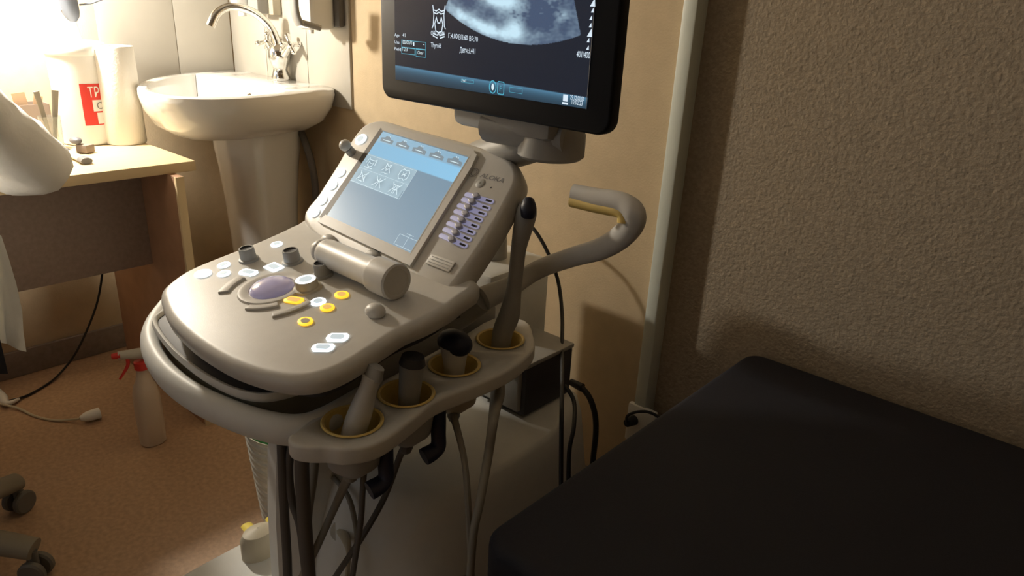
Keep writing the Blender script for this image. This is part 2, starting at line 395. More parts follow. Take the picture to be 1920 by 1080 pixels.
MB().tube([a, b], 0.008, M_bag, smooth=1, flat=(1.5, 0.9)).build('body', t2)
d = (b - a).normalized()
MB().tube([b - d * 0.012, b + d * 0.018], 0.009, M_print, smooth=1, flat=(1.5, 0.9)).build('end_cap', t2)
MB().tube([a + d * 0.006, a + d * 0.028], 0.0085, M_print, smooth=1, flat=(1.6, 1.1)).build('end_cap', t2)
o = MB().box(sz(122, 262, DZ + 0.005), (0.05, 0.022, 0.008), M_card, 0.003, rot=Matrix.Rotation(1.2, 3, 'Z')).build('wooden_stick_pack'); tag(o, 'small tan packet lying in front of the box on the desk', 'packet')
# the tumbler
MB().lathe([(0.001, 0), (0.024, 0), (0.027, 0.085), (0.0255, 0.085), (0.0228, 0.004), (0.001, 0.004)], M_glass, gl_c, seg=28).build('body', gl)
for k, (dx, dy) in enumerate(((0.0, 0.010), (0.004, -0.008))):
    o = MB().tube([gl_c + Vector((dx * 0.3, dy * 0.3, 0.008)), gl_c + Vector((dx * 2.5, dy * 2.6, 0.15))], [0.003, 0.006], M_cable, smooth=1, flat=(0.5, 1.5)).build('spatula')
    tag(o, ('grey spatula leaning right in the clear tumbler', 'grey spatula leaning left in the clear tumbler')[k], 'spatula', 'spatulas in the tumbler')

# ================================================================== WASH BASIN
ZR = 0.912
t = thing('wash_basin', 'white ceramic pedestal wash basin in the tiled corner', 'wash basin', (-2.1, 1.1, 0))
# plan outline, centre of bowl roughly (-2.13, 1.02)
rim = [(-1.885, 1.292), (-1.842, 1.19), (-1.80, 1.03), (-1.80, 0.90), (-1.875, 0.80), (-2.02, 0.785), (-2.18, 0.845), (-2.33, 0.96), (-2.42, 1.08), (-2.46, 1.20), (-2.462, 1.292), (-2.30, 1.294), (-2.10, 1.294)]
O = crs([(x, y, 0) for x, y in rim], 5, True)
cen = Vector((-2.11, 1.03, 0)); bcen = Vector((-2.075, 0.985, 0))
def sc(P, f, c, z): return [Vector((c.x + (p.x - c.x) * f, min(c.y + (p.y - c.y) * f, 1.293), z)) for p in P]
basin = MB()
low = Vector((-2.14, 1.10, 0))
inner = []
for p in O:     # bowl opening: ellipse-like, flat shelf at the back for the tap
    dx, dy = p.x - bcen.x, p.y - bcen.y; inner.append(Vector((bcen.x + dx * 0.86, bcen.y + min(dy * 0.84, 0.125), 0)))
def il(f, z, c=Vector((-2.10, 0.97, 0))): return [Vector((c.x + (p.x - c.x) * f, c.y + (p.y - c.y) * f, z)) for p in inner]
rr = [sc(O, 0.30, low, 0.765), sc(O, 0.50, low, 0.770), sc(O, 0.72, low, 0.785), sc(O, 0.88, low, 0.815), sc(O, 0.965, low, 0.855), sc(O, 1.0, low, 0.893), sc(O, 0.995, cen, ZR - 0.004), sc(O, 0.975, cen, ZR),
      il(1.02, ZR - 0.001), il(0.99, ZR - 0.006), il(0.95, ZR - 0.025), il(0.86, ZR - 0.07), il(0.66, ZR - 0.105), il(0.36, ZR - 0.122), il(0.06, ZR - 0.126)]
basin.rings(rr, M_ceramic).build('basin', t, 50)
MB().lathe([(0.001, 0), (0.02, 0), (0.022, 0.003), (0.001, 0.002)], M_chrome, (-2.10, 0.97, ZR - 0.125)).build('drain', t)
ov = sy(487, 176, 1.085); OVP = Vector((-2.02, 1.088, ZR - 0.032))
MB().lathe([(0.001, 0.003), (0.009, 0.003), (0.012, 0.0), (0.012, -0.004)], M_chrome, OVP, axis=(0, -1, 0.35), sx=1).lathe([(0.001, 0.0035), (0.0075, 0.0035)], M_dark, OVP, axis=(0, -1, 0.35)).build('overflow_ring', t)
ped = MB(); PC = Vector((-2.09, 1.14, 0)); PR = []
for z, w, d in ((0.001, 0.125, 0.10), (0.02, 0.123, 0.10), (0.15, 0.108, 0.09), (0.35, 0.100, 0.09), (0.55, 0.108, 0.10), (0.66, 0.116, 0.11), (0.72, 0.122, 0.118), (0.79, 0.126, 0.12)):
    PR.append([PC + Vector((w * math.copysign(abs(math.cos(a)) ** 0.75, math.cos(a)), d * math.copysign(abs(math.sin(a)) ** 0.75, math.sin(a)), z)) for a in [2 * PI * j / 40 for j in range(40)]])
ped.rings(PR, M_ceramic).build('pedestal', t)
# tap
TB = Vector((-1.985, 1.165, ZR))
tb = sz(527, 150, ZR)
TB = Vector((tb.x, tb.y, ZR))
TB = Vector((-2.0, 1.17, ZR)) if not (1.05 < TB.y < 1.27) else TB
tap = MB().lathe([(0.001, 0.0), (0.027, 0.0), (0.029, 0.008), (0.024, 0.022), (0.021, 0.034), (0.027, 0.05), (0.033, 0.066), (0.034, 0.085), (0.028, 0.10), (0.020, 0.108), (0.001, 0.108)], M_chrome, TB).build('mixer_tap', t)
MB().tube([TB + Vector((0, 0.0, 0.09)), TB + Vector((-0.01, -0.015, 0.15)), TB + Vector((-0.02, -0.06, 0.195)), TB + Vector((-0.035, -0.12, 0.212)), TB + Vector((-0.045, -0.165, 0.195)), TB + Vector((-0.05, -0.19, 0.155))], [0.014, 0.0125, 0.012, 0.012, 0.013, 0.014], M_chrome, 14, 6).build('spout', tap)
for s_ in (-1, 1):
    hb = TB + Vector((s_ * 0.03, 0, 0.08)); he = hb + Vector((s_ * 0.035, -0.008 * 0, 0.03)); ax = (he - hb).normalized()
    h = MB().tube([hb, he], [0.014, 0.010], M_chrome, 12, 1); h.ball(he, 0.013, M_chrome)
    p1 = ax.orthogonal().normalized(); p2 = ax.cross(p1)
    for k in range(4):
        dd = p1 * math.cos(k * PI / 2 + 0.6) + p2 * math.sin(k * PI / 2 + 0.6)
        h.tube([he, he + dd * 0.028 + ax * 0.004], [0.005, 0.007], M_chrome, 10, 1); h.ball(he + dd * 0.029 + ax * 0.004, 0.0085, M_chrome, seg=12)
    h.build('tap_handle', tap)
# water hose and waste pipe behind the pedestal
o = MB().tube([sy(560, 235, 1.24), sy(575, 275, 1.23), sy(588, 325, 1.235), sy(592, 380, 1.24), sy(588, 460, 1.24), sy(575, 560, 1.24)], 0.011, M_cabled, 10, 6).build('waste_hose'); tag(o, 'dark flexible hose hanging under the basin near the wall', 'hose')
o = MB().tube([sy(551, 360, 1.26), sy(551, 400, 1.26), sy(553, 470, 1.26), sy(555, 560, 1.26)], 0.005, M_cblack, 8, 4).build('water_hose'); tag(o, 'thin black hose dropping right behind the basin pedestal', 'hose')

# dispensers on the tiles
t = thing('soap_dispenser', 'white elbow soap dispenser with grey lever on the tiles right of the tap', 'dispenser', (-1.87, 1.29, 1.08))
c0 = sy(590, 30, 1.22)
MB().bb((c0.x - 0.052, 1.19, 1.075), (c0.x + 0.022, 1.275, 1.30), M_plast, 0.014).build('housing', t)
MB().bb((c0.x - 0.040, 1.27, 1.083), (c0.x + 0.043, 1.2925, 1.31), M_cabled, 0.008).build('wall_plate', t)
lv = sy(553, 32, 1.13)
MB().tube([lv + Vector((0, 0, 0.055)), lv + Vector((0, 0.002, 0.01)), lv + Vector((0.003, 0.012, -0.02))], 0.018, M_greyd, 14, 5, flat=(0.95, 0.5), up=(0, 1, 0)).tube([lv + Vector((0.004, 0.012, -0.012)), Vector((lv.x + 0.02, 1.195, 1.082))], 0.008, M_greyd, smooth=1).build('lever', t)
MB().lathe([(0.001, -0.012), (0.007, -0.012), (0.008, 0.0), (0.001, 0.003)], M_plast, (c0.x - 0.012, 1.215, 1.077)).build('nozzle', t)
t = thing('sanitizer_dispenser', 'white sanitizer dispenser partly cut off above the tap spout', 'dispenser', (-2.2, 1.29, 1.14))
c1 = sy(487, 12, 1.25)
MB().bb((c1.x - 0.030, 1.225, 1.105), (c1.x + 0.030, 1.278, 1.32), M_greyd, 0.005).build('housing', t)
MB().bb((c1.x - 0.020, 1.262, 1.103), (c1.x + 0.055, 1.2925, 1.33), M_beige, 0.004).build('wall_plate', t)
MB().bb((c1.x - 0.075, 1.19, 1.120), (c1.x - 0.032, 1.245, 1.30), M_plast, 0.01).tube([(c1.x - 0.05, 1.215, 1.13), (c1.x - 0.045, 1.215, 1.095)], 0.012, M_plast, smooth=1).build('pump', t)

# ================================================================== ULTRASOUND MACHINE
UM = thing('ultrasound_machine', 'grey and white ultrasound machine with lit control panel and tilted touchscreen', 'ultrasound machine', (-0.92, 0.75, 0))
# control deck plane, 10 degrees
s10, c10 = math.sin(math.radians(10)), math.cos(math.radians(10))
D = frame(Vector((-0.90, 0.40, 0.72)), (1, 0, 0), (0, c10, s10))
def dk(u, v): return on_plane(u, v, D)
top_px = [(316, 541), (318, 560), (332, 590), (372, 628), (430, 664), (480, 684), (524, 695), (566, 699), (606, 692), (650, 672), (700, 640), (745, 612), (800, 588), (850, 556), (872, 520), (700, 470), (590, 415), (560, 422), (530, 436), (480, 458), (418, 482), (365, 504), (335, 522)]
deck_o = crs([(*dk(u, v), 0) for u, v in top_px], 4, True)
dcen = Vector((sum(p.x for p in deck_o) / len(deck_o), sum(p.y for p in deck_o) / len(deck_o), 0))
def grow(P, d):      # move an outline outward by d
    n = len(P); out = []
    ar = sum(P[i].x * P[(i + 1) % n].y - P[(i + 1) % n].x * P[i].y for i in range(n)); sg = 1 if ar > 0 else -1
    for i in range(n):
        tg = (P[(i + 2) % n] - P[(i - 2) % n]); tg.z = 0
        if tg.length < 1e-9: out.append(P[i].copy()); continue
        tg.normalize(); out.append(P[i] + Vector((tg.y, -tg.x, 0)) * sg * d)
    return out
def zs(P, z): return [Vector((p.x, p.y, z)) for p in P]
b = MB(D)
b.rings([zs(grow(deck_o, -0.012), -0.031), zs(grow(deck_o, 0.006), -0.030), zs(grow(deck_o, 0.0115), -0.026), zs(grow(deck_o, 0.013), -0.012), zs(grow(deck_o, 0.010), -0.005), zs(grow(deck_o, 0.003), -0.0006), zs(grow(deck_o, -0.002), 0.0)], M_grey)
b.build('control_deck', UM, 60)
# layers beneath the deck
def shift(P, dx, dy): return [p + Vector((dx, dy, 0)) for p in P]
u0 = MB(D); gO = grow(deck_o, -0.022)
u0.rings([zs(gO, -0.055), zs(gO, -0.028)], M_char).build('deck_neck', UM)
LZ = 0.657
lip = crs([sz(u, v, LZ) for u, v in ((330, 560), (302, 588), (286, 603), (293, 624), (318, 656), (350, 685), (385, 710), (427, 732), (468, 744), (510, 745), (565, 731), (640, 702), (730, 655), (800, 610), (820, 560), (700, 500), (560, 470), (440, 500))], 4, True)
b = MB()
b.rings([zs(grow(lip, -0.014), LZ - 0.010), zs(grow(lip, -0.002), LZ - 0.008), zs(grow(lip, 0.001), LZ - 0.001), zs(grow(lip, -0.001), LZ + 0.006), zs(grow(lip, -0.005), LZ + 0.006), zs(grow(lip, -0.008), LZ + 0.001)], M_white, True, False)
b.build('lower_shell', UM, 60)
MB().rings([zs(grow(lip, -0.0085), LZ + 0.0005), zs(grow(lip, -0.030), LZ + 0.010)], M_char, False, True).build('shell_liner', UM, 60)
# handle: flattened bar running round the front, then along both sides
HZ = 0.622
hc = [sz(330, 560, HZ), sz(292, 610, HZ), sz(284, 650, HZ), sz(308, 698, HZ), sz(360, 742, HZ), sz(430, 776, HZ), sz(500, 799, HZ), sz(560, 806, HZ), sz(612, 790, HZ), sz(690, 745, HZ)]
MB().tube(hc, 0.020, M_white, 18, 6, flat=(0.8, 1.15)).build('front_handle', UM, 60)
b = MB()
it = crs([hc[0], hc[1], hc[2], hc[3], hc[4], hc[5], hc[6], hc[7], hc[8], hc[9], sz(650, 600, 0.615)], 5, True)
b.rings([zs(grow(lip, -0.030), 0.602), zs(grow(lip, -0.012), 0.607), zs(grow(lip, -0.008), 0.648)], M_olive)  # underside of the shell, its shade put into the dark olive colour
b.build('shell_underside', UM)
# yoke joining the deck to the column
MB().bb((-1.0, 0.56, 0.50), (-0.80, 0.80, 0.655), M_greyd, 0.02).build('lift_yoke', UM)

# ---- touch panel, 43 degrees
a43 = math.radians(43)
hx = sz(562, 425, 0.769); hy_ = on_plane(562, 425, D); hw = D @ Vector((hy_[0], hy_[1], 0))
P = frame(hw, (1, 0, 0), (0, math.cos(a43), math.sin(a43)))
def pk(u, v): return on_plane(u, v, P)
ppx = [(572, 412), (600, 362), (634, 308), (651, 278), (668, 252), (684, 235), (702, 228), (722, 229), (770, 243), (823, 257), (871, 270), (918, 286), (950, 301), (963, 318), (964, 340), (949, 372), (918, 428), (880, 486), (855, 522), (833, 548), (800, 580), (740, 560), (640, 480)]
pan = crs([(*pk(u, v), 0) for u, v in ppx], 4, True)
b = MB(P)
b.rings([zs(grow(pan, -0.02), -0.05), zs(grow(pan, -0.004), -0.047), zs(grow(pan, 0.006), -0.036), zs(grow(pan, 0.008), -0.018), zs(grow(pan, 0.005), -0.006), zs(grow(pan, 0.0), -0.0012), zs(grow(pan, -0.004), 0.0)], M_grey)
b.build('touch_panel_housing', UM, 60)
# screen bezel: a raised plate, rounded at its upper right
scr = [pk(719, 248), pk(882, 298), pk(773, 478), pk(614, 406)]     # tl, tr, br, bl
def bil(x, y):      # x 0..1 left-right, y 0..1 bottom-top
    tl, tr, br, bl = [Vector(q) for q in scr]; return (bl * (1 - x) * (1 - y) + br * x * (1 - y) + tl * (1 - x) * y + tr * x * y)
def bp(x, y, z=0.0): q = bil(x, y); return (q.x, q.y, z)
bz = MB(P)
outer = [bil(-0.035, -0.09), bil(1.06, -0.10), bil(1.075, 0.9), bil(1.06, 1.04), bil(0.98, 1.085), bil(0.5, 1.07), bil(-0.02, 1.05)]
holeo = [bil(0, 0), bil(1, 0), bil(1, 1), bil(0, 1)]
# plate as four strips round the opening
def strip(pts, z=0.006):
    n = len(pts); vs = [(p[0], p[1], z) for p in pts] + [(p[0], p[1], 0.0) for p in pts]
    bz.add(vs, [tuple(range(n))] + [(i, (i + 1) % n, n + (i + 1) % n, n + i) for i in range(n)], M_grey)
strip([bil(-0.035, -0.09), bil(1.06, -0.10), bil(1.0, 0.0), bil(0, 0)])
strip([bil(1.06, -0.10), bil(1.075, 0.9), bil(1.06, 1.04), bil(0.98, 1.085), bil(1, 1), bil(1, 0)])
strip([bil(0.98, 1.085), bil(0.5, 1.07), bil(-0.02, 1.05), bil(0, 1), bil(1, 1)])
bz.add([bp(-0.075, -0.05, 0.0014), bp(0, 0, 0.0014), bp(0, 1.0, 0.0014), bp(-0.055, 1.04, 0.0014)], [(0, 1, 2, 3)], M_cabled)
bz.build('screen_bezel', UM, 30)
def paint(me, fn, n):
    at = me.color_attributes.new('img', 'FLOAT_COLOR', 'POINT')
    for i in range(n): at.data[i].color = (*fn(i), 1)
# display grid of the touch screen
def grid(name, parent, nx, ny, pos, colf, M, M_mat):
    b = MB(M); vs = []; uv = []
    for j in range(ny + 1):
        for i in range(nx + 1):
            vs.append(pos(i / nx, j / ny)); uv.append((i / nx, j / ny))
    fs = [(j * (nx + 1) + i, j * (nx + 1) + i + 1, (j + 1) * (nx + 1) + i + 1, (j + 1) * (nx + 1) + i) for j in range(ny) for i in range(nx)]
    b.add(vs, fs, M_mat); o = b.build(name, parent, recalc=False)
    paint(o.data, lambda i: colf(*uv[i]), len(vs)); return o
def lerp(a, b, t): t = max(0, min(1, t)); return tuple(x + (y - x) * t for x, y in zip(a, b))
def tcol(x, y):
    base = lerp((0.27, 0.36, 0.43), (0.19, 0.29, 0.38), y * 0.7 + x * 0.5)
    if y > 0.875: return lerp((0.33, 0.52, 0.66), (0.25, 0.42, 0.56), x)
    if y > 0.735: return lerp((0.24, 0.45, 0.62), (0.27, 0.56, 0.80), 0.4 + 0.6 * x)
    if x < 0.60 and y > 0.41 and y > 0.41 and not (x > 0.585 and y < 0.5):
        f = 0.5 + 0.5 * math.cos(2 * PI * (x / 0.2 - 0.5)); g = 0.5 + 0.5 * math.cos(2 * PI * ((y - 0.41) / 0.155 - 0.5))
        return lerp((0.36, 0.50, 0.58), (0.27, 0.37, 0.44), f * g)
    return base
TS = grid('touchscreen', UM, 90, 80, lambda x, y: bp(x, y, 0.0022), tcol, P, M_scr)
ic = MB(P)
def sl(pts, wd=0.0013, m=None, z=0.0028): ic.line([bil(*q) for q in pts], wd, m or M_icon, z)
for k in range(5):           # menu tabs
    x = 0.03 + k * 0.195
    ic.add([bp(x + 0.01, 0.895, 0.0026), bp(x + 0.16, 0.895, 0.0026), bp(x + 0.155, 0.935, 0.0026), bp(x + 0.11, 0.945, 0.0026), bp(x + 0.10, 0.965, 0.0026), bp(x + 0.05, 0.965, 0.0026), bp(x + 0.04, 0.945, 0.0026), bp(x, 0.935, 0.0026)], [tuple(range(8))], M_itab)
    sl([(x + 0.04, 0.917), (x + 0.12, 0.917)], 0.0016)
    sl([(x + 0.07, 0.975), (x + 0.075, 0.965)]); sl([(x + 0.09, 0.972), (x + 0.095, 0.962)])
ic.build('menu_tabs', TS, recalc=False); ic = MB(P)
def icon(cx, cy, k):
    w_, h_ = 0.055, 0.055
    def q(pts): sl([(cx + a * w_, cy + c * h_) for a, c in pts])
    if k in (0,):
        q([(-1, -0.2), (-0.8, 0.9), (-0.6, 0.6), (0.6, 0.6), (0.8, 0.9), (1, -0.2)]); q([(-0.5, 0.2), (-0.5, -0.5), (0, -0.8), (0.5, -0.5), (0.5, 0.2), (0, -0.1), (-0.5, 0.2)]); q([(-0.8, -1), (0.8, -1)])
    elif k == 1:
        q([(-0.9, -0.6), (-0.4, 0.1), (-0.5, 0.9), (0, 0.5), (0.5, 0.9), (0.4, 0.1), (0.9, -0.6)]); q([(-0.7, -0.95), (-0.1, -0.8)]); q([(0.1, -0.95), (0.7, -0.9)]); q([(-0.2, 0), (0, -0.4), (0.2, 0)])
    elif k == 2:
        q([(-0.5, 1), (-0.9, 0.5), (-0.9, -0.5), (-0.5, -1), (0, -0.7), (0.5, -1), (0.9, -0.5), (0.9, 0.5), (0.5, 1), (0, 0.8), (-0.5, 1)]); q([(-0.3, 0.4), (0.3, -0.3)]); q([(-0.3, -0.3), (0.3, 0.4)]); q([(-0.4, 0), (0.4, 0)])
    elif k == 3:
        q([(-0.8, 1), (-0.5, 0.2), (-0.8, -0.8)]); q([(0.8, 1), (0.5, 0.2), (0.8, -0.8)]); q([(-0.6, 0.7), (0.6, -0.5)]); q([(-0.6, -0.5), (0.6, 0.7)]); q([(-0.4, -0.9), (0.4, -0.9)])
    elif k == 4:
        q([(-0.9, 1), (-0.2, 0), (-0.9, -0.9)]); q([(0.9, 1), (0.2, 0), (0.9, -0.9)]); q([(0, 0.8), (0, -0.9)]); q([(-0.5, 0.5), (0, 0.1), (0.5, 0.5)])
    else:
        q([(-0.9, 1), (-0.3, 0.1), (-0.9, -0.9)]); q([(0.9, 1), (0.3, 0.1), (0.9, -0.9)]); q([(-0.6, 0.6), (0.6, 0.6)]); q([(-0.15, 0.6), (-0.15, -0.9)]); q([(0.15, 0.6), (0.15, -0.9)]); q([(-0.5, -0.2), (0.5, -0.2)])
for k in range(6): icon(0.10 + 0.20 * (k % 3), 0.645 - 0.155 * (k // 3), k)
sl([(0, 0.41), (0.60, 0.41), (0.60, 0.72)], 0.0006); sl([(0, 0.565), (0.6, 0.565)], 0.0004); sl([(0, 0.72), (0.6, 0.72)], 0.0004)
ic.build('body_mark_icons', TS, recalc=False); ic = MB(P)
sl([(0.80, 0.02), (0.80, 0.12), (0.99, 0.12), (0.99, 0.02), (0.80, 0.02)], 0.0005); sl([(0.895, 0.02), (0.895, 0.14)], 0.0005); sl([(0.86, 0.145), (0.93, 0.145)], 0.0006)
ic.build('measurement_box_icon', TS, recalc=False)
sl2 = MB(P)
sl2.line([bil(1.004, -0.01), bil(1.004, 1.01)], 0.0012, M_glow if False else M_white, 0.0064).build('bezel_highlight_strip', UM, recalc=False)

# printed marks and right-hand controls of the panel
def ploc(u, v): q = pk(u, v); return q
mk = MB(P); x, y = ploc(898, 334)
mk.text('ALOKA', M_print, x, y + 0.002, 0.0092, 0.0006, width=0.052, rot=0.0)
x, y = ploc(889, 324)
for i in range(2):
    e = ell(x, y, 0.0085 - 0.003 * i, 0.0085 - 0.003 * i, 24); mk.line(e + [e[0]], 0.0008, M_print, 0.0006)
x, y = ploc(921, 352); mk.add([(*q, 0.0006) for q in ell(x, y, 0.0016, 0.0016, 12)], [tuple(range(12))], M_dark)
mk.build('printed_marks', UM, recalc=False)['label'] = 'grey printed emblem and lettering'
x, y = ploc(901, 344); MB(P).lathe([(0.001, 0.0009), (0.0075, 0.0009), (0.009, 0.0)], M_greyd, (x, y, 0.0004), cap=False).build('sensor_window', UM)
ls = [(1065, 460), (1045, 490), (1020, 525), (1000, 560), (980, 597), (957, 632), (935, 668), (912, 705)]
rs = [(1215, 505), (1195, 545), (1172, 580), (1150, 615), (1128, 655), (1105, 690), (1083, 730), (1058, 768)]
kn = [0.45, 0.42, 0.42, 0.46, 0.45, 0.48, 0.50, 0.52]
for k in range(8):
    f_ = lambda q: Vector((*pk(540 + q[0] / 3.176, 220 + q[1] / 3.176), 0))
    A, B = f_(ls[k]), f_(rs[k]); dv = (B - A).normalized(); nv = Vector((-dv.y, dv.x, 0))
    b = MB(P); hw_ = 0.0042
    ol = []
    for i in range(9):
        an = PI / 2 + PI * i / 8; ol.append(A + dv * (hw_ * math.cos(an)) + nv * (hw_ * math.sin(an)))
    for i in range(9):
        an = -PI / 2 + PI * i / 8; ol.append(B + dv * (hw_ * math.cos(an)) + nv * (hw_ * math.sin(an)))
    b.prism([(q.x, q.y) for q in ol], 0.0002, 0.0012, M_slot, 0.0005)
    dd = B - dv * 0.009; b.prism([(q.x, q.y) for q in (B - dv * 0.013 - nv * 0.0017, B - nv * 0.0017, B + nv * 0.0017, B - dv * 0.013 + nv * 0.0017)], 0.0012, 0.0016, M_dark)
    so = b.build('slider', UM)
    K = A + (B - A) * kn[k]
    MB(P).prism([(q.x, q.y) for q in zs(crs([K + dv * 0.008, K + nv * 0.0055, K - dv * 0.008, K - nv * 0.0055], 5, True), 0)], 0.001, 0.009, M_slk, 0.0025).build('slider_cap', so)
# dark end buttons / rectangle key
c_ = Vector(pk(827, 494)); b = MB(P); b.prism([(c_.x + q[0], c_.y + q[1]) for q in rrect(-0.027, -0.0095, 0.027, 0.0095, 0.003, 3)], 0.0, 0.003, M_grey, 0.001)
for k in range(3): b.box((c_.x, c_.y - 0.005 + 0.005 * k, 0.0032), (0.044, 0.0012, 0.0006), M_greyd)
b.build('paddle_key', UM)

def lit_button(F, u, v, a, b_, ringm=M_glow, facem=M_keyface, shape='o', rot=0.0, hgt=0.0025):
    x, y = on_plane(u, v, F); q = MB(F)
    if shape == 'o': O1 = ell(x, y, a, b_, 28, rot); O2 = ell(x, y, a * 0.62, b_ * 0.58, 28, rot)
    else:
        if shape == 'h': pts = [(-1, -0.35), (-0.72, -1), (0.72, -1), (1, -0.35), (1, 0.5), (0.72, 1), (-0.72, 1), (-1, 0.5)]
        else: pts = [(-1, -1), (0.9, -1), (1, -0.8), (1, 0.9), (0.85, 1), (-0.9, 1), (-1, 0.8)]
        cr, sr = math.cos(rot), math.sin(rot)
        O1 = [(x + px * a * cr - py * b_ * sr, y + px * a * sr + py * b_ * cr) for px, py in pts]
        O2 = [(x + (px * a * cr - py * b_ * sr) * 0.68, y + (px * a * sr + py * b_ * cr) * 0.6) for px, py in pts]
    q.prism(O1, 0.0, hgt, ringm, 0.0008, 2)
    q.prism(O2, hgt, hgt + 0.0006, facem, 0.0003, 1)
    return q.build('button', UM)
for u, v, r in ((638, 324, .0115), (623, 348, .0115), (604, 376, .0115), (590, 399, .0115)): lit_button(P, u, v, r, r * 0.9)
lit_button(P, 677, 262, .0135, .0125, facem=M_keyface)
x, y = pk(660, 287)
MB(P).lathe([(0.001, 0), (0.009, 0), (0.009, 0.014), (0.001, 0.014)], M_greyd, (x, y, 0)).ball((x, y, 0.022), 0.0115, M_grey, (1, 1, 0.9)).build('knob', UM)
# deck buttons
for u, v, a, b_, rm, fm, sh_, rt in (
    (381, 514, .0150, .0135, M_glow, M_glow, 'o', 0), (420, 498, .0105, .0105, M_glow, M_keyface, 'o', 0), (420, 514, .0105, .0105, M_glow, M_keyface, 'o', 0),
    (519, 459, .0105, .010, M_glow, M_keyface, 'o', 0), (466, 512, .0165, .009, M_glow, M_keyface, 'h', 0.32), (514, 502, .0155, .0105, M_glow, M_keyface, 'r', 0.0),
    (551, 564, .0160, .0085, M_amber, M_amberf, 'h', 0.35), (597, 567, .0120, .011, M_glow, M_keyface, 'o', 0), (614, 578, .0120, .010, M_amber, M_amberf, 'o', 0),
    (641, 554, .0125, .010, M_amber, M_amberf, 'o', 0), (573, 604, .0125, .010, M_amber, M_beige, 'o', 0),
    (606, 653, .0150, .0085, M_glow, M_keyface, 'h', 0.62), (633, 634, .0150, .0095, M_glow, M_keyface, 'h', 0.62)):
    lit_button(D, u, v, a, b_, rm, fm, sh_, rt)
# unlit arc keys around the ball
tbx, tby = dk(510, 541)
def ang_of(u, v): q = dk(u, v); return math.degrees(math.atan2(q[1] - tby, q[0] - tbx)), math.hypot(q[0] - tbx, q[1] - tby)
arcs = []
for u, v, hw2, th2 in ((433, 535, 20, 0.008), (492, 578, 22, 0.006), (548, 583, 18, 0.006)):
    aa, rr2 = ang_of(u, v); arcs.append((aa - hw2, aa + hw2, rr2 - th2, rr2 + th2))
for a0, a1, r0, r1 in arcs:
    b = MB(D); n = 10
    ol = [(tbx + r1 * math.cos(math.radians(a0 + (a1 - a0) * i / n)), tby + r1 * math.sin(math.radians(a0 + (a1 - a0) * i / n))) for i in range(n + 1)] + \
         [(tbx + r0 * math.cos(math.radians(a1 + (a0 - a1) * i / n)), tby + r0 * math.sin(math.radians(a1 + (a0 - a1) * i / n))) for i in range(n + 1)]
    b.prism(ol, -0.001, 0.0035, M_grey, 0.0015).build('arc_key', UM)
MB(D).lathe([(0.052, 0.0), (0.050, 0.003), (0.044, 0.004), (0.036, 0.0015), (0.034, -0.004)], M_grey, (tbx, tby, 0), seg=48, cap=False).build('trackball_ring', UM)
MB(D).lathe([(0.0335, 0.0)] + [(0.0335 * math.cos(t_ * PI / 20), 0.014 * math.sin(t_ * PI / 20)) for t_ in range(1, 11)], M_lilac, (tbx, tby, 0.0), seg=48).build('trackball', UM)
# knobs
def knob(u, v, r, h, topm=M_char, lit=False):
    x, y = dk(u, v); b = MB(D)
    b.lathe([(r * 1.35, 0), (r * 1.3, 0.003), (r * 1.05, 0.004), (r, h * 0.9), (r * 0.93, h), (r * 0.8, h)], M_greyd if not lit else M_beige, (x, y, 0), seg=32, cap=False)
    if lit:
        b.lathe([(r * 0.93, h), (r * 0.6, h + 0.0005)], M_glow, (x, y, 0), seg=32, cap=False); b.lathe([(r * 0.6, h + 0.0005), (0.0001, h + 0.0005)], M_keyface, (x, y, 0), seg=32, cap=False)
    else: b.lathe([(r * 0.8, h), (r * 0.72, h - 0.002), (0.0001, h - 0.003)], topm, (x, y, 0), seg=32, cap=False)
    b.build('knob', UM)
knob(467, 487, 0.0125, 0.022); knob(549, 491, 0.0130, 0.022); knob(606, 516, 0.0125, 0.022); knob(577, 541, 0.0165, 0.016, lit=True)
# hinge barrel below the touch screen
br = 0.0265
L0, L1 = Vector((*dk(628, 487), br)), Vector((*dk(716, 578), br))
L0.y = L1.y = (L0.y + L1.y) / 2 + 0.006
wl0, wl1 = D @ L0, D @ L1
mid = (wl0 + wl1) / 2
b = MB(); ax = (wl1 - wl0); ln = ax.length
b.lathe([(0.001, -0.014), (0.010, -0.014), (0.012, -0.006), (0.016, -0.004), (0.0185, 0.0), (0.0195, 0.008), (0.018, 0.011), (0.021, 0.014), (0.0225, 0.022), (0.0225, ln * 0.72), (0.0265, ln * 0.75), (0.0275, ln * 0.78), (0.0275, ln - 0.003), (0.025, ln), (0.021, ln), (0.020, ln - 0.0015), (0.001, ln - 0.001)], M_grey, wl0, axis=ax, seg=40)
b.build('hinge_barrel', UM, 35)
x, y = dk(705, 590); MB(D).ball((x, y, 0.006), 0.013, M_grey, (1.3, 1, 0.8)).build('barrel_foot', UM)
x, y = pk(618, 452); MB(P).ball((x, y, 0.002), 0.011, M_grey, (1.7, 1, 0.9)).build('hinge_lug', UM)
for u, v in ((700, 478), (728, 497)):
    x, y = pk(u, v); MB(P).ball((x, y, 0.0), 0.010, M_greyd, (1.7, 0.9, 0.6)).build('hinge_lug', UM)

